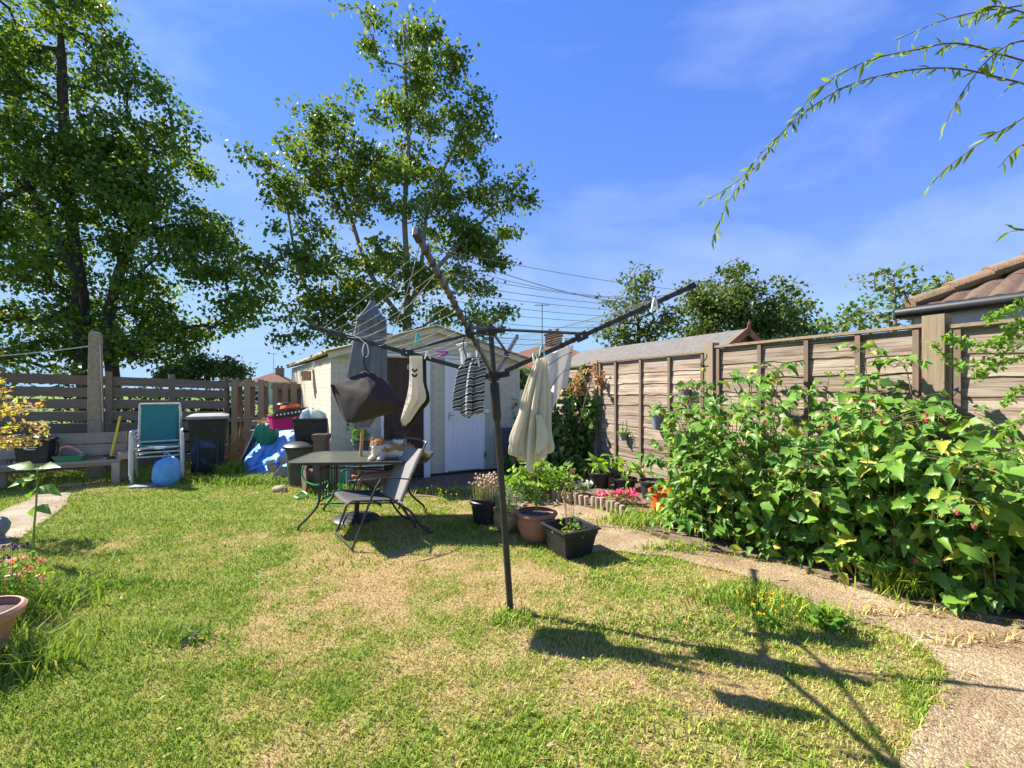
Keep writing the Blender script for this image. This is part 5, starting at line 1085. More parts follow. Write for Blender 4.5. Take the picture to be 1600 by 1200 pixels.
# square planter
t = thing('square_planter', 'black square plastic planter with dead flower stalks at the lawn edge', 'planter', G(900, 872) + Vector((-.04, .12, 0)), R(28)); w0, w1, hh = .135, .185, .26
def sq(h_, z): return [Vector((h_ * a, h_ * b, z)) for a, b in ((-1, -1), (1, -1), (1, 1), (-1, 1))]
MB().loops([sq(w0, 0), sq(.172, hh - .07), sq(.178, hh - .065), sq(w1, hh - .02), sq(w1 + .018, hh - .018), sq(w1 + .018, hh), sq(w1 - .012, hh), sq(w0 + .025, hh - .09)], cap=True).build('body', M['dark'], t, sm=False, bevel=.004)
MB().grid(lambda u, v: Vector(((u - .5) * .30, (v - .5) * .30, hh - .085 + .02 * math.sin(u * 9) * math.sin(v * 8))), 8, 8).build('compost', M['compost'], t)
tp = stalks(t, 'dead_stalk', M['straw'], 7, .17, .74, .03, .06, .0035, .0); hd = MB()
for p in tp:
    for j in range(5): q_ = p + Vector((random.uniform(-.02, .02), random.uniform(-.02, .02), random.uniform(-.14, .02))); hd.tube([q_, q_ + Vector((random.uniform(-.012, .012), random.uniform(-.01, .01), .035))], [.003, .007], 5)
hd.build('seed_pod', M['straw'], t); leafy(t, 'weed', [(-.06, -.06, .22), (.02, -.05, .22), (.08, .03, .23), (0, .05, .26), (.05, -.02, .3)], 14, .04, M['leaf_fresh'], leaf_tpl(1, .6, .2, .2), .04)
# bucket and pots at the fence
t = thing('orange_bucket', 'bright orange plastic pot half hidden by raspberry leaves', 'pot', G(1033, 800)); pot(t, [(.10, 0), (.135, .22), (.15, .225), (.155, .27), (.145, .275)], M['orange'], 28, .13)
def fencepot(label, px, py, r_, h, leafn, m=M['dark']):
    t = thing('nursery_pot', label, 'pot', G(px, py), 0, 'black nursery pots at the fence foot'); pot(t, [(r_ * .75, 0), (r_ * .96, h * .85), (r_ * 1.05, h * .86), (r_ * 1.08, h)], m, 22, r_ * .9)
    if leafn: tp = stalks(t, 'stem', M['stemg'], 9, h * .9, h + .16, r_ * .5, r_ * 1.3, .004, .04); leafy(t, 'leaf', tp, leafn, .16, M['leaf_fresh'], leaf_tpl(3, .48, .2, .5), .03)
fencepot('black nursery pot with hosta leaves next to the ivy', 937, 764, .16, .25, 3); fencepot('black nursery pot with hosta leaves between two other pots', 976, 768, .17, .20, 3); fencepot('empty black pot behind the orange bucket', 1020, 782, .17, .27, 0)
# log edging and flowers
ed = thing('log_edging', 'low edging of short round log posts along the flower bed', 'edging', G(868, 786))
M['log'] = mat('edging_log', (.38, .30, .19), (.24, .18, .11), 8, .9, .4, 30, (5, 5, 1), objrand=.15); pts = catmull([G(866, 783), G(890, 788), G(920, 793), G(948, 800), G(972, 808)], 8); lg = [pts[0]]
for p in pts:
    if (p - lg[-1]).length > .068: lg.append(p)
LOG = MB().lathe([(.001, 0), (.032, 0), (.033, .15), (.029, .158), (.001, .16)], 12).mesh('log', M['log'])
for p in lg: put('log', LOG, None, ed, p - ed.location + Vector((0, 0, random.uniform(-.02, .012))), (random.uniform(-.06, .06), random.uniform(-.06, .06), random.uniform(0, 6)))
t = thing('pink_flowers', 'clump of bright pink bedding flowers behind the log edging', 'flowers', G(968, 797) + Vector((0, .15, .03))); bp_ = [Vector((random.uniform(-.27, .27), random.uniform(-.12, .12), random.uniform(.07, .17))) for _ in range(34)]
bloom(t, 'petals', bp_, .045, M['petalpink'], 7, leaf_tpl(1, 1.0, .1, .1)); leafy(t, 'foliage', [p * .75 for p in bp_], 8, .05, M['leaf_fresh'], leaf_tpl(1, .5, .2, .2), .04)
t = thing('white_flowers', 'small clump of white flowers behind the log edging', 'flowers', G(915, 782) + Vector((0, .15, .03))); bp_ = [Vector((random.uniform(-.14, .14), random.uniform(-.09, .09), random.uniform(.12, .19))) for _ in range(20)]
bloom(t, 'petals', bp_, .032, M['petalwhite'], 6, leaf_tpl(1, 1.0, .1, .1)); leafy(t, 'foliage', [p * .7 for p in bp_], 9, .045, M['leaf_fresh'], leaf_tpl(1, .4, .2, .2), .03)
def weedflower(label, px, py, n, sx, sy, h): 
    t = thing('yellow_wildflower', label, 'wildflower', G(px, py), 0, 'yellow wildflowers in the lawn'); mb = MB(); tp = []
    for i in range(n): b = Vector((random.gauss(0, sx), random.gauss(0, sy), 0)); e = b + Vector((random.uniform(-.04, .04), random.uniform(-.04, .04), h * random.uniform(.5, 1.1))); mb.tube([b, b.lerp(e, .5) + Vector((.01, 0, 0)), e], .0015, 4, cap=False); tp.append(e)
    tag(mb.build('stem', M['stemg'], t), kind='stuff'); bloom(t, 'petals', tp, .014, M['petalyellow'], 8, leaf_tpl(1, .6, .1, .1)); leafy(t, 'foliage', [p * .25 for p in tp], 5, .035, M['leaf_fresh'], leaf_tpl(1, .4, .2, .2), .03)
weedflower('yellow hawkbit flowers in the lawn by the path bend', 1195, 975, 26, .12, .07, .16); weedflower('yellow flowers at the soil edge before the white door', 690, 782, 16, .18, .10, .16); weedflower('few yellow flowers beside the square planter shadow', 985, 895, 8, .12, .06, .08)
t = thing('strawberry_plant', 'low leafy strawberry plant at the lawn edge', 'plant', G(1300, 985)); leafy(t, 'foliage', [(random.uniform(-.10, .10), random.uniform(-.06, .06), random.uniform(.02, .09)) for _ in range(16)], 4, .065, M['leaf_rasp'], leaf_tpl(4, .8, .15, .2, .12), .02)
t = thing('dandelion_clock', 'white dandelion seed head on a bare stem by the raspberries', 'dandelion', G(1097, 862)); MB().tube([(0, 0, 0), (.01, 0, .10), (0, 0, .19)], .0025, 5).build('stem', M['stemg'], t)
pos = np.zeros((150, 3)) + np.array([0, 0, .20]); d = rand_dirs(150); v, f = leaves(pos, d, rand_dirs(150), .021, leaf_tpl(1, .12, 0, 0, 0, .9)); put('seed_head', npmesh('seed_head', v, f, M['petalwhite']), None, t)
# hanging things on the fence
def hang(label, px, py, m, r_, h, lm, nl, ls, hook=False, up=.06):
    w_ = fpt(px); Y = w_.y - .10; t = thing('hanging_pot', label, 'pot', P(px, py, Y), 0, 'pots hung on the fence'); pot(t, [(r_ * .72, -h / 2), (r_, h * .45), (r_ * 1.08, h * .46), (r_ * 1.08, h / 2)], m, 20, None)
    leafy(t, 'plant', [(random.uniform(-r_, r_), random.uniform(-r_, r_), h / 2 + random.uniform(-.02, up)) for _ in range(12)], nl, ls, lm, leaf_tpl(1, .6, .2, .3), .03)
    if hook: MB().tube(catmull([(0, .06, h / 2), (-.01, .05, h / 2 + .12), (.02, .03, h / 2 + .2), (.07, .02, h / 2 + .16), (.08, .02, h / 2 + .04)], 6), .006, 6).build('hook', M['chrome'], t)
    else: MB().box((0, r_ + .02, h * .3), (.03, .06, .02)).build('bracket', M['gunmetal'], t, sm=False)
hang('teal pot of dried orange flowers hung high on the fence', 1069, 617, M['slate'], .075, .15, M['leaf_dry'], 5, .055, False, .12)
hang('grey pot on a curved hook among the raspberry tops', 1027, 660, M['slate'], .085, .20, M['leaf_fresh'], 4, .06, True)
hang('small hanging pot trailing yellow green leaves on a hook', 975, 682, M['slate'], .06, .12, M['leaf_fresh'], 12, .045, True, .02)
sl_ = thing('string_light', 'black string light with a yellow bulb on the fence post', 'light', P(1110, 552, 5.25)); MB().tube(catmull([(0, .1, 0), (-.05, 0, -.06), (-.12, -.02, -.13), (-.09, 0, -.16), (.0, .05, -.15)], 5), .008, 6).build('cable', M['dark'], sl_)
MB().lathe([(.001, -.20), (.02, -.185), (.028, -.165), (.022, -.14), (.001, -.13)], 12, (-.09, -.02, -.04)).build('bulb', mat('yellow_bulb', (.55, .45, .08), None, 4, .3), sl_); MB().lathe([(.012, -.135), (.014, -.10), (.001, -.10)], 8, (-.09, -.02, -.04)).build('socket', M['dark'], sl_)
# dark board by the garage end
t = thing('water_butt', 'dark slate blue water butt standing at the garage corner', 'water butt', C0 + VX * 2.92 + Vector((VX.y, -VX.x, 0)) * .22); M['navy'] = mat('slate_blue_plastic', (.055, .065, .085), (.04, .048, .065), 6, .5)
MB().lathe([(.001, 0), (.15, 0), (.175, .12), (.18, .45), (.17, .72), (.18, .73), (.18, .77), (.10, .80), (.001, .81)], 22).build('barrel', M['navy'], t); MB().tube([(0, -.17, .12), (0, -.22, .12), (0, -.23, .09)], .012, 6).build('tap', M['dark'], t)

# ================================================================ left foreground
t = thing('sunflower', 'young sunflower plant with broad leaves not yet in bloom', 'sunflower', G(52, 878)); so = t.location; Yq = so.y; cv = catmull([(0, 0, 0), P(53, 830, Yq) - so, P(57, 780, Yq) - so, P(58, 735, Yq) - so], 5); MB().tube(cv, [.009 - .004 * i / len(cv) for i in range(len(cv))], 8).build('stem', M['stemg'], t)
T_S = leaf_tpl(6, .62, .15, .35, .05, .38); LS_ = npmesh('leaf', *leaves(np.zeros((1, 3)), np.array([[0, 1., 0]]), np.array([[0, 0, 1.]]), 1.0, T_S), M['leaf_rasp'], None, True)
for x0, y0, x1, y1, sz, dY in [(58, 735, 18, 722, .20, -.05), (58, 735, 92, 718, .19, -.05), (58, 742, 20, 757, .17, .0), (58, 748, 28, 752, .15, -.1), (58, 760, 96, 768, .18, 0), (57, 765, 38, 772, .16, .05), (56, 790, 82, 800, .15, -.06), (56, 790, 40, 806, .13, .05), (58, 734, 62, 726, .10, -.08), (58, 733, 50, 728, .09, .08)]:
    a = P(x0, y0, Yq) - so; b = P(x1, y1, Yq + dY) - so; d = (b - a).normalized(); nr = Vector((random.uniform(-.3, .3), -.45, .8)); s_ = d.cross(nr).normalized(); u = s_.cross(d); o = put('leaf', LS_, None, t, a + d * .02); o.rotation_euler = Matrix((s_, d, u)).transposed().to_euler(); o.scale = (sz,) * 3
t = thing('border_flowers', 'clump of peach, pink and purple border flowers by the terracotta pot', 'flowers', G(20, 960)); o_ = t.location; bp_ = [P(random.uniform(-40, 66), random.uniform(872, 905), o_.y + random.uniform(-.15, .3)) - o_ for _ in range(46)]
bloom(t, 'petals', bp_, .026, M['petalmix'], 6, leaf_tpl(1, .9, .1, .1)); mb = MB(); [mb.tube([(p.x * .6, p.y * .6, 0), p * .6 + Vector((0, 0, .05)), p], .002, 4, cap=False) for p in bp_]; mb.build('stem', M['stemg'], t); leafy(t, 'foliage', [p * random.uniform(.35, .9) for p in bp_ for _ in range(2)], 7, .05, M['leaf_rasp'], leaf_tpl(1, .35, .2, .2), .05)
pu = [P(random.uniform(-30, 42), random.uniform(846, 876), o_.y + random.uniform(0, .2)) - o_ for _ in range(12)]; M['petalpurple'] = leafmat('purple_petal', (.06, .03, .10), (.14, .06, .20), None, .2); bloom(t, 'purple_petals', pu, .028, M['petalpurple'], 7); mb = MB(); [mb.tube([(p.x * .7, p.y * .7, 0), p], .002, 4, cap=False) for p in pu]; mb.build('purple_stem', M['stemg'], t)
t = thing('terracotta_planter', 'pale terracotta pot cut by the garden border on the left', 'pot', P(-42, 990, 2.35) * 1); t.location.z = 0; pot(t, [(.10, 0), (.15, .20), (.165, .24), (.19, .245), (.20, .285), (.185, .30)], M['terrapink'], 32, .17)
t = thing('stone_ball', 'grey stone ornament at the edge of the left path', 'ornament', G(-6, 845)); MB().lathe([(.001, 0), (.07, 0), (.06, .05), (.09, .10), (.10, .16), (.07, .22), (.001, .24)], 16).build('stone', M['slate'], t)
t = thing('lawn_rosette', 'pale flat weed rosette in the lawn', 'weed', G(295, 1000)); leafy(t, 'leaf', [(0, 0, .01)], 14, .09, M['lav'], leaf_tpl(2, .3, .1, .1), .015, 2.0)

# ================================================================ along the left fence
M['concrete'] = mat('old_concrete_post', (.40, .32, .22), (.26, .20, .13), 22, .95, .8, 90)
cp = Vector((-7.10, 7.42, 0)); t = thing('concrete_post', 'tall weathered concrete post rising above the slat fence', 'post', cp, R(30)); MB().loops([sq(.09, -.1), sq(.084, 1.6), sq(.074, 2.42), sq(.06, 2.47)]).build('post', M['concrete'], t, sm=False, bevel=.012)
MB().tube(catmull([(.075, -.082, 2.25), (.085, -.09, 1.9), (.105, -.10, 1.3), (.115, -.10, .95)], 5), .006, 5).build('hanging_cord', M['cordlight'], t)
t = thing('washing_line_rope', 'pale rope sagging from the concrete post to the left', 'rope', cp + Vector((0, 0, 2.2))); MB().tube([Vector((0, 0, .05)).lerp(Vector((-5.5, -2.6, .1)), i / 20) - Vector((0, 0, 1.5 * (i / 20) * (1 - i / 20))) for i in range(21)], .010, 6).build('rope', M['cordlight'], t)
BO = Vector((-6.28, 6.94, 0)); bn = thing('garden_bench', 'low weathered plank bench with plank back before the slat fence', 'bench', BO, VA)
M['benchwood'] = mat('bench_wood', (.40, .34, .27), (.24, .19, .15), 5, .85, .4, 18, (.8, 6, 6), objrand=.12)
for k in range(2): pieces_box('seat_plank', M['benchwood'], bn, (-.85, .10 + k * .17, .36), (1.75, .16, .035))
for x in (-.03, -1.45):
    pieces_box('leg', M['benchwood'], bn, (x, .03, .17), (.10, .09, .34)); pieces_box('rear_leg', M['benchwood'], bn, (x, .34, .40), (.08, .06, .80))
for z in (.52, .71): pieces_box('back_plank', M['benchwood'], bn, (-.45 - .35, .30, z), (1.6, .03, .17), (R(-6), 0, random.uniform(-.01, .01)))
pieces_box('rail', M['benchwood'], bn, (-.75, .06, .315), (1.4, .03, .06)); pieces_box('arm_block', M['benchwood'], bn, (.06, .18, .43), (.14, .36, .10))
BW = lambda x, y, z: BO + VX * x + UX * y + Vector((0, 0, z))
t = thing('storage_tub', 'black plastic tub with side handle and white print on the bench', 'tub', BW(-1.02, .16, .378), VA)
MB().loops([rrect(.17, .11, .03, 0), rrect(.20, .13, .03, .33), rrect(.215, .145, .03, .34), rrect(.215, .145, .03, .37), rrect(.195, .125, .03, .37), rrect(.16, .10, .03, .03)]).build('body', M['dark'], t, sm=False)
MB().tube(catmull([(.20, -.03, .32), (.26, -.03, .30), (.26, -.03, .12), (.20, -.03, .10)], 5), .012, 6).build('handle', M['dark'], t); MB().lathe([(.001, 0), (.022, 0), (.022, .002), (.001, .002)], 14).build('logo', M['upvc'], t).matrix_local = Matrix.Translation((-.06, -.131, .24)) @ Matrix.Rotation(R(90), 4, 'X')
for x, z, l_ in ((.02, .245, .10), (.0, .215, .09)): pieces_box('print', M['upvc'], t, (x, -.131, z), (l_, .003, .012))
t = thing('garden_trug', 'green tray with red arched handle on the bench', 'trug', BW(-.62, .14, .378), VA); M['greenp'] = mat('green_plastic', (.06, .28, .14), (.05, .22, .11), 4, .5); M['redp'] = mat('faded_red_plastic', (.55, .10, .09), (.65, .35, .33), 4, .5)
MB().loops([rrect(.15, .08, .03, 0), rrect(.19, .11, .03, .09), rrect(.18, .10, .03, .09), rrect(.14, .07, .03, .02)]).build('tray', M['greenp'], t, sm=False); MB().tube(catmull([(-.14, 0, .06), (-.13, 0, .18), (-.05, 0, .23), (.08, 0, .17), (.15, 0, .08)], 6), .016, 8).build('handle', M['redp'], t)
t = thing('hand_broom', 'yellow handled tool leaning on the bench back', 'tool', BW(-.10, .13, .378), VA); M['yellow'] = mat('yellow_plastic', (.75, .55, .02), (.65, .46, .02), 4, .4); MB().tube([(-.03, 0, .03), (.05, .12, .68)], .017, 8).build('handle', M['yellow'], t); MB().box((-.03, -.0, .02), (.08, .05, .05)).build('head', M['dark'], t, sm=False)
# stacked chairs
M['tealmesh'] = mat('teal_sling', (.045, .24, .21), (.035, .19, .17), 60, .75, .3, 240); M['whitetube'] = mat('white_enamel', (.72, .70, .66), (.60, .57, .52), 10, .45)
def stack_chair(label, p, rz):
    t = thing('stacking_chair', label, 'chair', p, rz, 'stacked white framed garden chairs'); W_ = .27
    cv = catmull([(0, .16, .43), (0, .20, .62), (0, .28, .95), (0, .31, 1.10)], 6); MB().grid(lambda u, v: cv[int(round(v * (len(cv) - 1)))] + Vector(((u - .5) * 2 * (W_ - .02), .03 * (1 - (2 * u - 1) ** 2), 0)), 8, len(cv) - 1).build('backrest', M['tealmesh'], t, thick=.005)
    cv2 = catmull([(0, -.28, .40), (0, -.20, .43), (0, .0, .42), (0, .16, .41)], 6); MB().grid(lambda u, v: cv2[int(round(v * (len(cv2) - 1)))] + Vector(((u - .5) * 2 * (W_ - .02), 0, -.02 * (1 - (2 * u - 1) ** 2))), 8, len(cv2) - 1).build('seat', M['tealmesh'], t, thick=.005)
    MB().tube([(-W_, -.28, .41), (W_, -.28, .41)], .013, 8).build('front_rail', M['whitetube'], t); MB().tube([(-W_, .31, 1.10), (W_, .31, 1.10)], .013, 8).build('top_rail', M['whitetube'], t); MB().tube([(-W_, .17, .47), (W_, .17, .47)], .015, 8).build('back_rail', M['whitetube'], t)
    for s in (-1, 1):
        MB().tube(catmull([(s * W_, .31, 1.10), (s * W_, .21, .64), (s * W_, .15, .40), (s * W_, -.28, .41)], 5), .013, 8).build('side_frame', M['whitetube'], t)
        MB().tube(catmull([(s * (W_ + .05), -.34, .0), (s * (W_ + .05), -.28, .60), (s * (W_ + .05), -.22, .665), (s * (W_ + .05), -.05, .675), (s * (W_ + .03), .20, .655)], 5), .019, 8).build('arm', M['whitetube'], t); MB().tube([(s * (W_ + .04), -.02, .66), (s * (W_ + .05), .30, .0)], .016, 8).build('leg', M['whitetube'], t)
SC = G(243, 752); sa = math.atan2(.45, .9) + R(8)
for i, lab in enumerate(('lowest of the stacked teal garden chairs beside the bench', 'middle one of the stacked teal garden chairs beside the bench', 'topmost of the stacked teal garden chairs beside the bench')): stack_chair(lab, SC + UX * (.25 - .045 * i) + Vector((0, 0, .075 * i)), sa)
t = thing('blue_bag', 'full bright blue woven plastic bag leaning at the stacked chairs', 'bag', G(258, 757)); M['bluebag'] = mat('blue_woven_plastic', (.10, .30, .66), (.16, .40, .74), 8, .5, .5, 30)
drape(interp([(Vector((0, 0, .0)), .15, .11, .3), (Vector((0, 0, .10)), .19, .14, .5), (Vector((0, 0, .25)), .18, .13, .6), (Vector((.02, 0, .36)), .15, .10, .9), (Vector((.05, 0, .40)), .10, .06, 1.3), (Vector((.08, 0, .43)), .05, .03, 1.2)], 4), 3, .38, 60, 52).build('bag', M['bluebag'], t); MB().tube(catmull([(.0, -.05, .36), (.05, -.06, .50), (.12, -.05, .47), (.13, -.04, .36)], 5), .010, 6).build('handle', M['bluebag'], t)
t = thing('slate_tray', 'flat grey slab lying on the grass by the blue bag', 'slab', G(227, 761), R(15)); MB().loops([rrect(.17, .10, .03, .0), rrect(.18, .11, .03, .03), rrect(.15, .08, .02, .035)]).build('slab', M['slate'], t, sm=False)
# wheelie bin
M['binblue'] = mat('blue_bin_panel', (.035, .075, .24), (.018, .02, .024), 2.4, .45, .05, 60, ramp=(.34, .44)); t = thing('wheelie_bin', 'black wheeled bin with blue side panels and grey lid', 'bin', G(322, 744) + UX * .25, VA + R(6))
def rq(hx, hy, z, y=0): return [Vector((a * hx, b * hy + y, z)) for a, b in ((-1, -1), (1, -1), (1, 1), (-1, 1))]
MB().loops([rq(.21, .22, .07), rq(.23, .24, .30), rq(.275, .31, .95), rq(.285, .32, .955), rq(.285, .32, .985)]).build('body', M['binblue'], t, sm=False, bevel=.02); M['greylid'] = mat('grey_worn_lid', (.20, .20, .20), (.30, .29, .28), 9, .6)
MB().loops([rq(.30, .35, .985), rq(.305, .355, 1.0), rq(.30, .35, 1.035), rq(.20, .24, 1.065)]).build('lid', M['greylid'], t, sm=False, bevel=.012); MB().tube([(-.22, .36, .93), (.22, .36, .93)], .018, 8).build('handle', M['dark'], t)
for s in (-1, 1):
    wv = MB(); wv.lathe([(.001, -.025), (.09, -.025), (.10, -.01), (.10, .01), (.09, .025), (.001, .025)], 18); o = wv.build('wheel', M['dark'], t); o.location = (s * .25, .25, .10); o.rotation_euler = (0, R(90), 0)
    pieces_box('rib', M['dark'], t, (s * .14, -.285, .55), (.03, .02, .80), (R(-6.5), 0, 0))
t = thing('dry_stalks', 'dead brown plant stalks between the bin and the pallet', 'plant', P(357, 700, 8.6)); t.location.z = 0; stalks(t, 'stalk', M['straw'], 110, 0, .85, .30, .42, .004, .03); leafy(t, 'dry_leaf', [(random.uniform(-.35, .35), random.uniform(-.2, .2), random.uniform(.05, .5)) for _ in range(40)], 4, .07, M['leaf_dry'], leaf_tpl(1, .3, .2, .4), .04)

# ================================================================ the heap by the garage
M['tarpm'] = mat('blue_tarpaulin', (.05, .22, .66), (.22, .45, .80), 5, .45, .6, 22)
tp0 = G(425, 742) + UX * .25; t = thing('blue_tarpaulin', 'crumpled blue tarpaulin thrown over the heap by the garage', 'tarpaulin', tp0); tO = t.location.copy()
def tarp(u, v):
    px = 392 + 84 * u - 20 * v * (1 - u) * 1.0 - 4 * v; py = 668 + 72 * v + 10 * (u - .6) ** 2 * 4 - 22 * max(0, u - .35) * v * 1.3 + 12 * (1 - u) * (1 - v); Yv = 8.05 - .75 * v + .12 * math.sin(u * 14 + v * 5) * .6 + .10 * vnoise(u + 3, v + 3, 7, 60).item() + .06 * vnoise(u + 3, v + 3, 17, 61).item() + .25 * (1 - u) * v
    p = P(px, py, Yv); p.z = max(p.z, .02); return p - tO
MB().grid(tarp, 44, 40).build('sheet', M['tarpm'], t, ang=24, thick=.004)
MB().grid(lambda u, v: P(384 + 46 * u + 6 * v, 738 - 14 * u - 3 * v, 7.55 - .1 * u) - tO + Vector((0, 0, .015 + .04 * math.sin(u * 14) ** 2 * v)), 22, 6).build('trailing_edge', M['tarpm'], t, thick=.004)
t = thing('heap_core', 'timber offcuts and soil under the tarpaulin', 'timber', tp0 + UX * .55); ob = MB()
for i in range(9): ob.box((random.uniform(-.25, .35), random.uniform(-.1, .25), .07 + .095 * i), (random.uniform(.5, .8), .18, .09), (random.uniform(-.1, .1), random.uniform(-.12, .12), random.uniform(-.4, .4)))
ob.build('timber', M['benchwood'], t, sm=False)
M['navyt'] = mat('navy_tube', (.03, .04, .09), (.05, .06, .10), 12, .45)
for i, lab in enumerate(('folded navy chair at the outside of the leaning row', 'folded navy chair in the middle of the leaning row', 'folded navy chair of the leaning row touching the tarpaulin')):
    t = thing('folded_chair', lab, 'chair', G(372 + i * 11, 735) + UX * (.2 + .05 * i), VA, 'folded chairs leaning by the tarpaulin')
    for j, (dx, m_) in enumerate(((0, M['chrome']), (.05, M['navyt']), (.10, M['gunmetal']))):
        MB().tube([(dx - .02, -.22 + .02 * j, .02), (dx + .30, -.20, .80 - .02 * j), (dx + .31, .0, .83 - .02 * j), (dx + .30, .20, .80 - .02 * j), (dx - .02, .22, .02)], .013, 7).build('frame', m_, t)
    MB().grid(lambda u, v: Vector((.04 + .24 * v, -.20 + .40 * u, .12 + .62 * v)), 4, 6).build('sling', M['navyt'], t, thick=.006)
t = thing('green_bag', 'green plastic sack of brown leaves on top of the folded chairs', 'bag', P(416, 682, 8.0)); M['greenbag'] = mat('green_sack', (.02, .26, .14), (.03, .20, .10), 6, .4, .4, 30)
drape(interp([(Vector((0, 0, -.12)), .14, .10, .4), (Vector((0, 0, .05)), .20, .14, .6), (Vector((.02, 0, .20)), .17, .12, .8), (Vector((.03, 0, .25)), .12, .08, .6)], 4), 5, .3, 40, 55).build('sack', M['greenbag'], t); leafy(t, 'dead_leaves', [(random.uniform(-.1, .12), random.uniform(-.08, .06), .26) for _ in range(14)], 4, .07, M['leaf_dry'], leaf_tpl(1, .6, .2, .3), .03)
def crate(name, label, p, rz, hx, hy, h, m, slots=0, taper=.88):
    t = thing(name, label, 'crate', p, rz); MB().loops([rrect(hx * taper, hy * taper, .02, 0), rrect(hx, hy, .02, h * .9), rrect(hx + .015, hy + .015, .02, h * .92), rrect(hx + .015, hy + .015, .02, h), rrect(hx - .01, hy - .01, .02, h), rrect(hx * taper - .012, hy * taper - .012, .02, .02)]).build('body', m, t, sm=False)
    for i in range(slots): pieces_box('slot', M['upvc'], t, (-hx + .04 + i * (2 * hx - .08) / max(1, slots - 1), -hy * .965 - .012, h * .62), (.022, .006, h * .28))
    return t
M['magenta'] = mat('magenta_plastic', (.52, .02, .20), (.45, .015, .17), 3, .4)
t = crate('magenta_crate', 'bright magenta plastic crate on top of the tarpaulin', P(445, 669, 7.75), R(40), .24, .17, .24, M['magenta']); t = crate('tray_crate', 'shallow black slotted tray lying across the magenta crate', P(456, 650, 7.75), R(30), .27, .19, .11, M['dark'], 9, .96); t.rotation_euler = (0, R(-8), R(30))
t = thing('orange_saucer', 'orange plant saucer upside down on the black tray', 'saucer', P(453, 637, 7.75), R(10)); MB().lathe([(.16, -.01), (.165, .0), (.14, .05), (.001, .055)], 26).build('saucer', M['orange'], t); t.rotation_euler = (0, R(-8), 0)
t = thing('black_cap', 'small black lid on the back of the orange saucer', 'lid', P(444, 632, 7.9)); MB().lathe([(.12, -.03), (.125, 0), (.10, .03), (.001, .035)], 20).build('lid', M['dark'], t)
BX = P(495, 700, 7.15); t = crate('storage_box', 'big black storage box full of clear plastic on the dustbin lid', BX, R(20), .33, .21, .50, M['dark'], 0, .86)
pieces_box('label_sticker', M['upvc'], t, (-.335, -.05, .27), (.006, .035, .06))
M['clear'] = mat('milky_polythene', (.55, .62, .58), (.38, .48, .44), 9, .25, .5, 30); tt = thing('polythene_bag', 'milky clear polythene bag heaped in the black storage box', 'bag', BX + Vector((-.03, -.02, .46)), R(20)); drape(interp([(Vector((0, 0, -.05)), .22, .14, .4), (Vector((0, 0, .06)), .21, .13, .7), (Vector((-.03, 0, .15)), .14, .09, .9), (Vector((-.06, 0, .19)), .05, .04, .6)], 4), 6, .35, 44, 58).build('bag', M['clear'], tt)
tt = thing('green_sieve', 'green plastic scrap poking from the black storage box', 'scrap', BX + Vector((.24, .08, .47)), R(20)); MB().lathe([(.09, 0), (.10, .05), (.085, .055), (.06, .03), (.001, .03)], 18).build('dish', M['greenp'], tt)
t = thing('dustbin', 'dark grey green dustbin with domed lid beside the table', 'dustbin', G(474, 762) + UX * .25); M['binm'] = mat('grey_green_bin', (.045, .055, .045), (.06, .068, .055), 8, .6); MB().lathe([(.001, 0), (.20, 0), (.215, .10), (.255, .58), (.27, .585), (.27, .61)], 30).build('body', M['binm'], t)
MB().lathe([(.285, .59), (.29, .615), (.27, .635), (.18, .665), (.06, .68), (.001, .685)], 30).build('lid', M['dark'], t); MB().tube(catmull([(-.07, 0, .675), (-.06, 0, .715), (.06, 0, .715), (.07, 0, .675)], 4), .012, 6).build('lid_handle', M['dark'], t)
t = thing('chimney_pot', 'square brown clay chimney pot standing behind the table', 'chimney pot', P(502, 700, 6.3)); t.location.z = 0; z1 = 1.5 - (678 - 608) * 6.3 / 680; M['clay'] = mat('brown_clay', (.12, .075, .05), (.17, .11, .08), 7, .85, .3, 30)
MB().loops([rq(.095, .095, 0), rq(.09, .09, .06), rq(.082, .082, z1 - .10), rq(.10, .10, z1 - .06), rq(.10, .10, z1), rq(.07, .07, z1), rq(.07, .07, z1 - .1)]).build('pot', M['clay'], t, sm=False, bevel=.006)
def lean(label, px, py, Y, sz, rot): t = thing('timber_board', label, 'board', P(px, py, Y), 0, 'boards leaning in the heap'); t.location.z = sz[2] / 2 * .93; t.rotation_euler = rot; MB().box((0, 0, 0), sz).build('board', M['benchwood'], t, sm=False, bevel=.006)
lean('pale short board leaning upright under the tarpaulin', 425, 730, 7.45, (.14, .04, .30), (R(-15), R(-12), R(20))); lean('short board leaning beside the dustbin under the tarpaulin', 442, 722, 7.6, (.13, .04, .34), (R(-12), R(14), R(20))); lean('pale board with a round hole leaning on the dustbin', 440, 748, 7.05, (.20, .04, .24), (R(-25), R(35), R(15)))
t = thing('garden_stone', 'pale lump of stone in the grass before the dustbin', 'stone', G(437, 768)); st_ = MB(); ball((0, 0, .03), (.12, .08, .06), 12, 8, st_); o = st_.build('stone', M['concrete'], t); md = o.modifiers.new('rough', 'DISPLACE'); md.texture = tx_; md.strength = .05
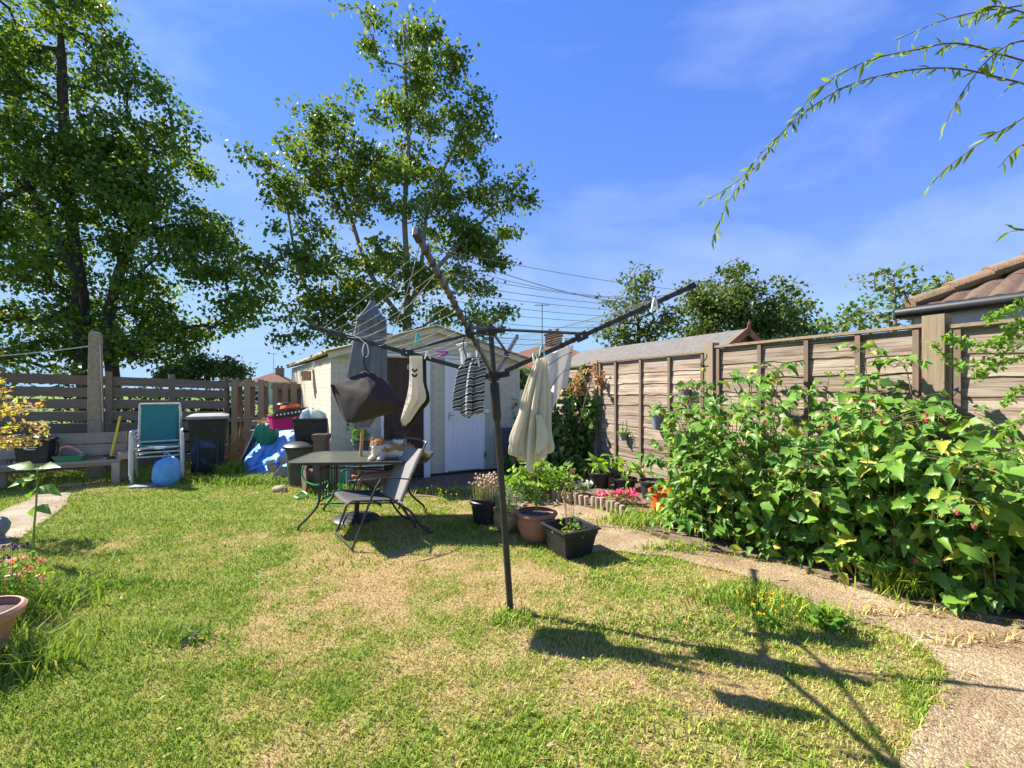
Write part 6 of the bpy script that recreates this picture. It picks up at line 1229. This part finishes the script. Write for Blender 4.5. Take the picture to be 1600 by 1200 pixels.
# hose reel behind the table
HR = P(489, 740, 6.35); t = thing('hose_reel', 'brown wooden hose drum behind the table with green hose', 'hose reel', HR, R(35)); t.location.z = .22; 
for s in (-1, 1): o = MB().lathe([(.001, -.012), (.20, -.012), (.205, 0), (.20, .012), (.001, .012)], 24).build('drum_side', M['clay'], t); o.rotation_euler = (0, R(90), 0); o.location = (s * .11, 0, 0)
o = MB().lathe([(.12, -.10), (.12, .10)], 20).build('drum_core', M['clay'], t); o.rotation_euler = (0, R(90), 0)
M['hose'] = mat('bright_green_hose', (.02, .36, .08), (.03, .28, .07), 6, .4)
th = thing('garden_hose', 'bright green hose looping over the drum and onto the grass', 'hose', G(520, 775)); hO = th.location
for pts in [[(478, 722, 6.2), (472, 738, 6.15), (478, 752, 6.1), (495, 758, 6.05), (512, 752, 6.1)], [(535, 728, 6.2), (534, 745, 6.1), (524, 765, 6.0), (508, 776, 5.95), (490, 780, 5.9)], [(530, 726, 6.25), (518, 742, 6.2), (512, 760, 6.1), (505, 772, 6.0)], [(538, 728, 6.2), (538, 746, 6.1), (530, 765, 6.0), (515, 780, 5.85), (512, 790, 5.6), (535, 792, 5.55)], [(462, 776, 6.0), (472, 768, 6.1), (480, 774, 6.0), (468, 779, 5.9), (460, 776, 5.95)]]:
    MB().tube([Vector((p.x, p.y, max(p.z, .012 - hO.z))) for p in (q_ - hO for q_ in catmull([P(*a) for a in pts], 6))], .012, 7).build('hose', M['hose'], th)
# plant stand in front of the garage
PS = C0 + VX * .62 + Vector((VX.y, -VX.x, 0)) * .35; ps = thing('plant_stand', 'low blue painted slatted stand of plant pots against the garage', 'plant stand', PS, VA); M['bluepaint'] = mat('faded_blue_paint', (.16, .25, .28), (.24, .30, .31), 8, .7)
for k in range(3): pieces_box('slat', M['bluepaint'], ps, (0, -.12 + .12 * k, .52), (.95, .10, .025))
for x in (-.42, .42):
    for y in (-.13, .13): pieces_box('leg', M['bluepaint'], ps, (x, y, .2535), (.04, .04, .507))
for z in (.15, .35): pieces_box('rail', M['whitetube'], ps, (0, -.165, z), (.85, .012, .015))
def standpot(name, label, x, y, prof, m, plant, n=20): t = thing(name, label, 'pot', PS + VX * x + UX * y + Vector((0, 0, .535)), VA); pot(t, prof, m, n, prof[-2][0] * .85); plant(t) if plant else None; return t
M['violet'] = mat('dark_violet_pot', (.06, .06, .10), (.10, .09, .15), 6, .45)
standpot('leafy_pot', 'dark violet pot of yellow green leaves on the plant stand', -.22, -.02, [(.10, 0), (.125, .14), (.135, .15), (.135, .17)], M['violet'], lambda t: leafy(t, 'foliage', [(random.uniform(-.10, .10), random.uniform(-.08, .08), random.uniform(.17, .33)) for _ in range(30)], 5, .06, M['leaf_fresh'], leaf_tpl(1, .5, .2, .3), .03))
standpot('white_planter', 'white plastic planter with a bare twiggy plant on the stand', .36, .0, [(.09, 0), (.115, .15), (.12, .155), (.12, .165)], M['upvc'], lambda t: (stalks(t, 'twig', M['reddish'], 7, .14, .62, .04, .16, .003, .05), leafy(t, 'leaf', [(.1, -.02, .2), (.06, .0, .18), (.12, .02, .22)], 5, .04, M['leaf_rasp'], leaf_tpl(1, .5, .2, .3), .03)))
standpot('rimmed_pot', 'pale pot with a dark blue rim beside the white planter', .17, .02, [(.08, 0), (.10, .13), (.105, .135), (.105, .16)], M['slate'], lambda t: stalks(t, 'twig', M['reddish'], 6, .12, .50, .04, .14, .003, .05))
t = thing('rooster_ornament', 'small red and yellow painted bird ornament on the plant stand', 'ornament', PS + VX * .04 + UX * -.04 + Vector((0, 0, .535)), VA); bd = MB(); ball((0, 0, .07), (.05, .035, .05), 12, 8, bd); bd.tube([(.0, 0, .09), (.025, 0, .13), (.03, 0, .16)], [.03, .022, .02], 8); bd.tube([(-.03, 0, .08), (-.06, 0, .13), (-.05, 0, .17)], [.02, .025, .008], 7); bd.tube([(0, 0, 0), (0, 0, .04)], [.03, .015], 8); bd.build('body', mat('painted_bird', (.55, .05, .04), (.75, .45, .05), 14, .5), t); MB().tube([(.045, 0, .16), (.065, 0, .155)], [.01, .002], 6).build('beak', M['yellow'], t)
hb_ = thing('hanging_plant', 'pale yellow green plant growing against the garage front', 'plant', C0 + VX * .33 + Vector((VX.y, -VX.x, 0)) * .12); leafy(hb_, 'foliage', [(random.uniform(-.10, .12), random.uniform(-.05, .04), random.uniform(.85, 1.15)) for _ in range(22)], 5, .06, M['leaf_fresh'], leaf_tpl(1, .5, .2, .3), .03); MB().tube([(0, 0, 0), (.02, -.02, .5), (0, 0, 1.0)], .008, 6).build('stem', M['cane'], hb_)
t = thing('terracotta_trough', 'long terracotta trough under the plant stand', 'trough', PS + UX * .0 + Vector((0, 0, .0)), VA); MB().loops([rrect(.30, .08, .02, .0), rrect(.34, .10, .02, .17), rrect(.355, .115, .02, .175), rrect(.355, .115, .02, .205), rrect(.32, .085, .02, .205), rrect(.29, .07, .02, .1)]).build('trough', M['terra'], t, sm=False)

# ---- fallen leaves and clover scattered on the lawn and path
n = 700; y = np.sqrt(RNG.random(n) * (64 - 2.6) + 2.6); x = (RNG.random(n) * 2 - 1) * (1.1 * y); ok = x < FE0(y) - .4; x, y = x[ok], y[ok]; ok = ~inpoly(x, y, [C0, C1, C2, C3]); x, y = x[ok], y[ok]; n = len(x)
v, f = leaves(np.stack([x, y, np.full(n, .022)], 1), rand_dirs(n) * np.array([1, 1, .25]), np.array([[0, 0, 1.]]) + RNG.normal(0, .35, (n, 3)), .014 + .022 * RNG.random(n), leaf_tpl(1, .6, .25, .2))
tag(put('fallen_leaves', npmesh('fallen_leaves', v, f, M['leaf_dry'])), 'small dry fallen leaves scattered over lawn and path', 'leaves', kind='stuff')
ps_ = []
for i in range(60):
    yy = math.sqrt(random.random() * 30 + 2.8); xx = random.uniform(-1.1, 1.0) * yy; k = random.randrange(25, 70); r_ = random.uniform(.05, .14); ps_.append(np.stack([xx + RNG.normal(0, r_, k), yy + RNG.normal(0, r_, k), .012 + .012 * RNG.random(k)], 1))
ps_ = np.concatenate(ps_); ok = ~inpoly(ps_[:, 0], ps_[:, 1], pathpoly) & ~inpoly(ps_[:, 0], ps_[:, 1], leftpoly) & ~inpoly(ps_[:, 0], ps_[:, 1], bedpoly); ps_ = ps_[ok]; n = len(ps_)
v, f = leaves(ps_, rand_dirs(n) * np.array([1, 1, .2]), np.array([[0, 0, 1.]]) + RNG.normal(0, .25, (n, 3)), .010 + .012 * RNG.random(n), leaf_tpl(1, 1.0, .1, .1, 0, .6))
tag(put('clover', npmesh('clover', v, f, M['leaf_fresh'])), 'low clover and weed patches in the lawn', 'clover', kind='stuff')

n = 2600; y = np.sqrt(RNG.random(n) * (60 - 1.5) + 1.5); x = (RNG.random(n) * 1.25 - .05) * 1.18 * y; ok = inpoly(x, y, pathpoly); x, y = x[ok], y[ok]; n = len(x); OCT = (np.array([(1, 0, 0), (0, 1, 0), (-1, 0, 0), (0, -1, 0), (0, 0, .6), (.6, .6, .1), (-.6, .7, .1)]), np.array([(0, 5, 4), (5, 1, 4), (1, 6, 4), (6, 2, 4), (2, 3, 4), (3, 0, 4)]))
v, f = leaves(np.stack([x, y, np.full(n, .014)], 1), rand_dirs(n) * np.array([1, 1, .1]), np.array([[0, 0, 1.]]) + np.zeros((n, 3)), .0035 + .006 * RNG.random(n) ** 2, OCT)
M['pebble'] = leafmat('loose_pebble', (.22, .15, .09), (.46, .38, .27), (.62, .55, .44), 0.0, .85); tag(put('loose_pebbles', npmesh('loose_pebbles', v, f, M['pebble'])), 'loose pale pebbles lying on the aggregate path', 'pebbles', kind='stuff')
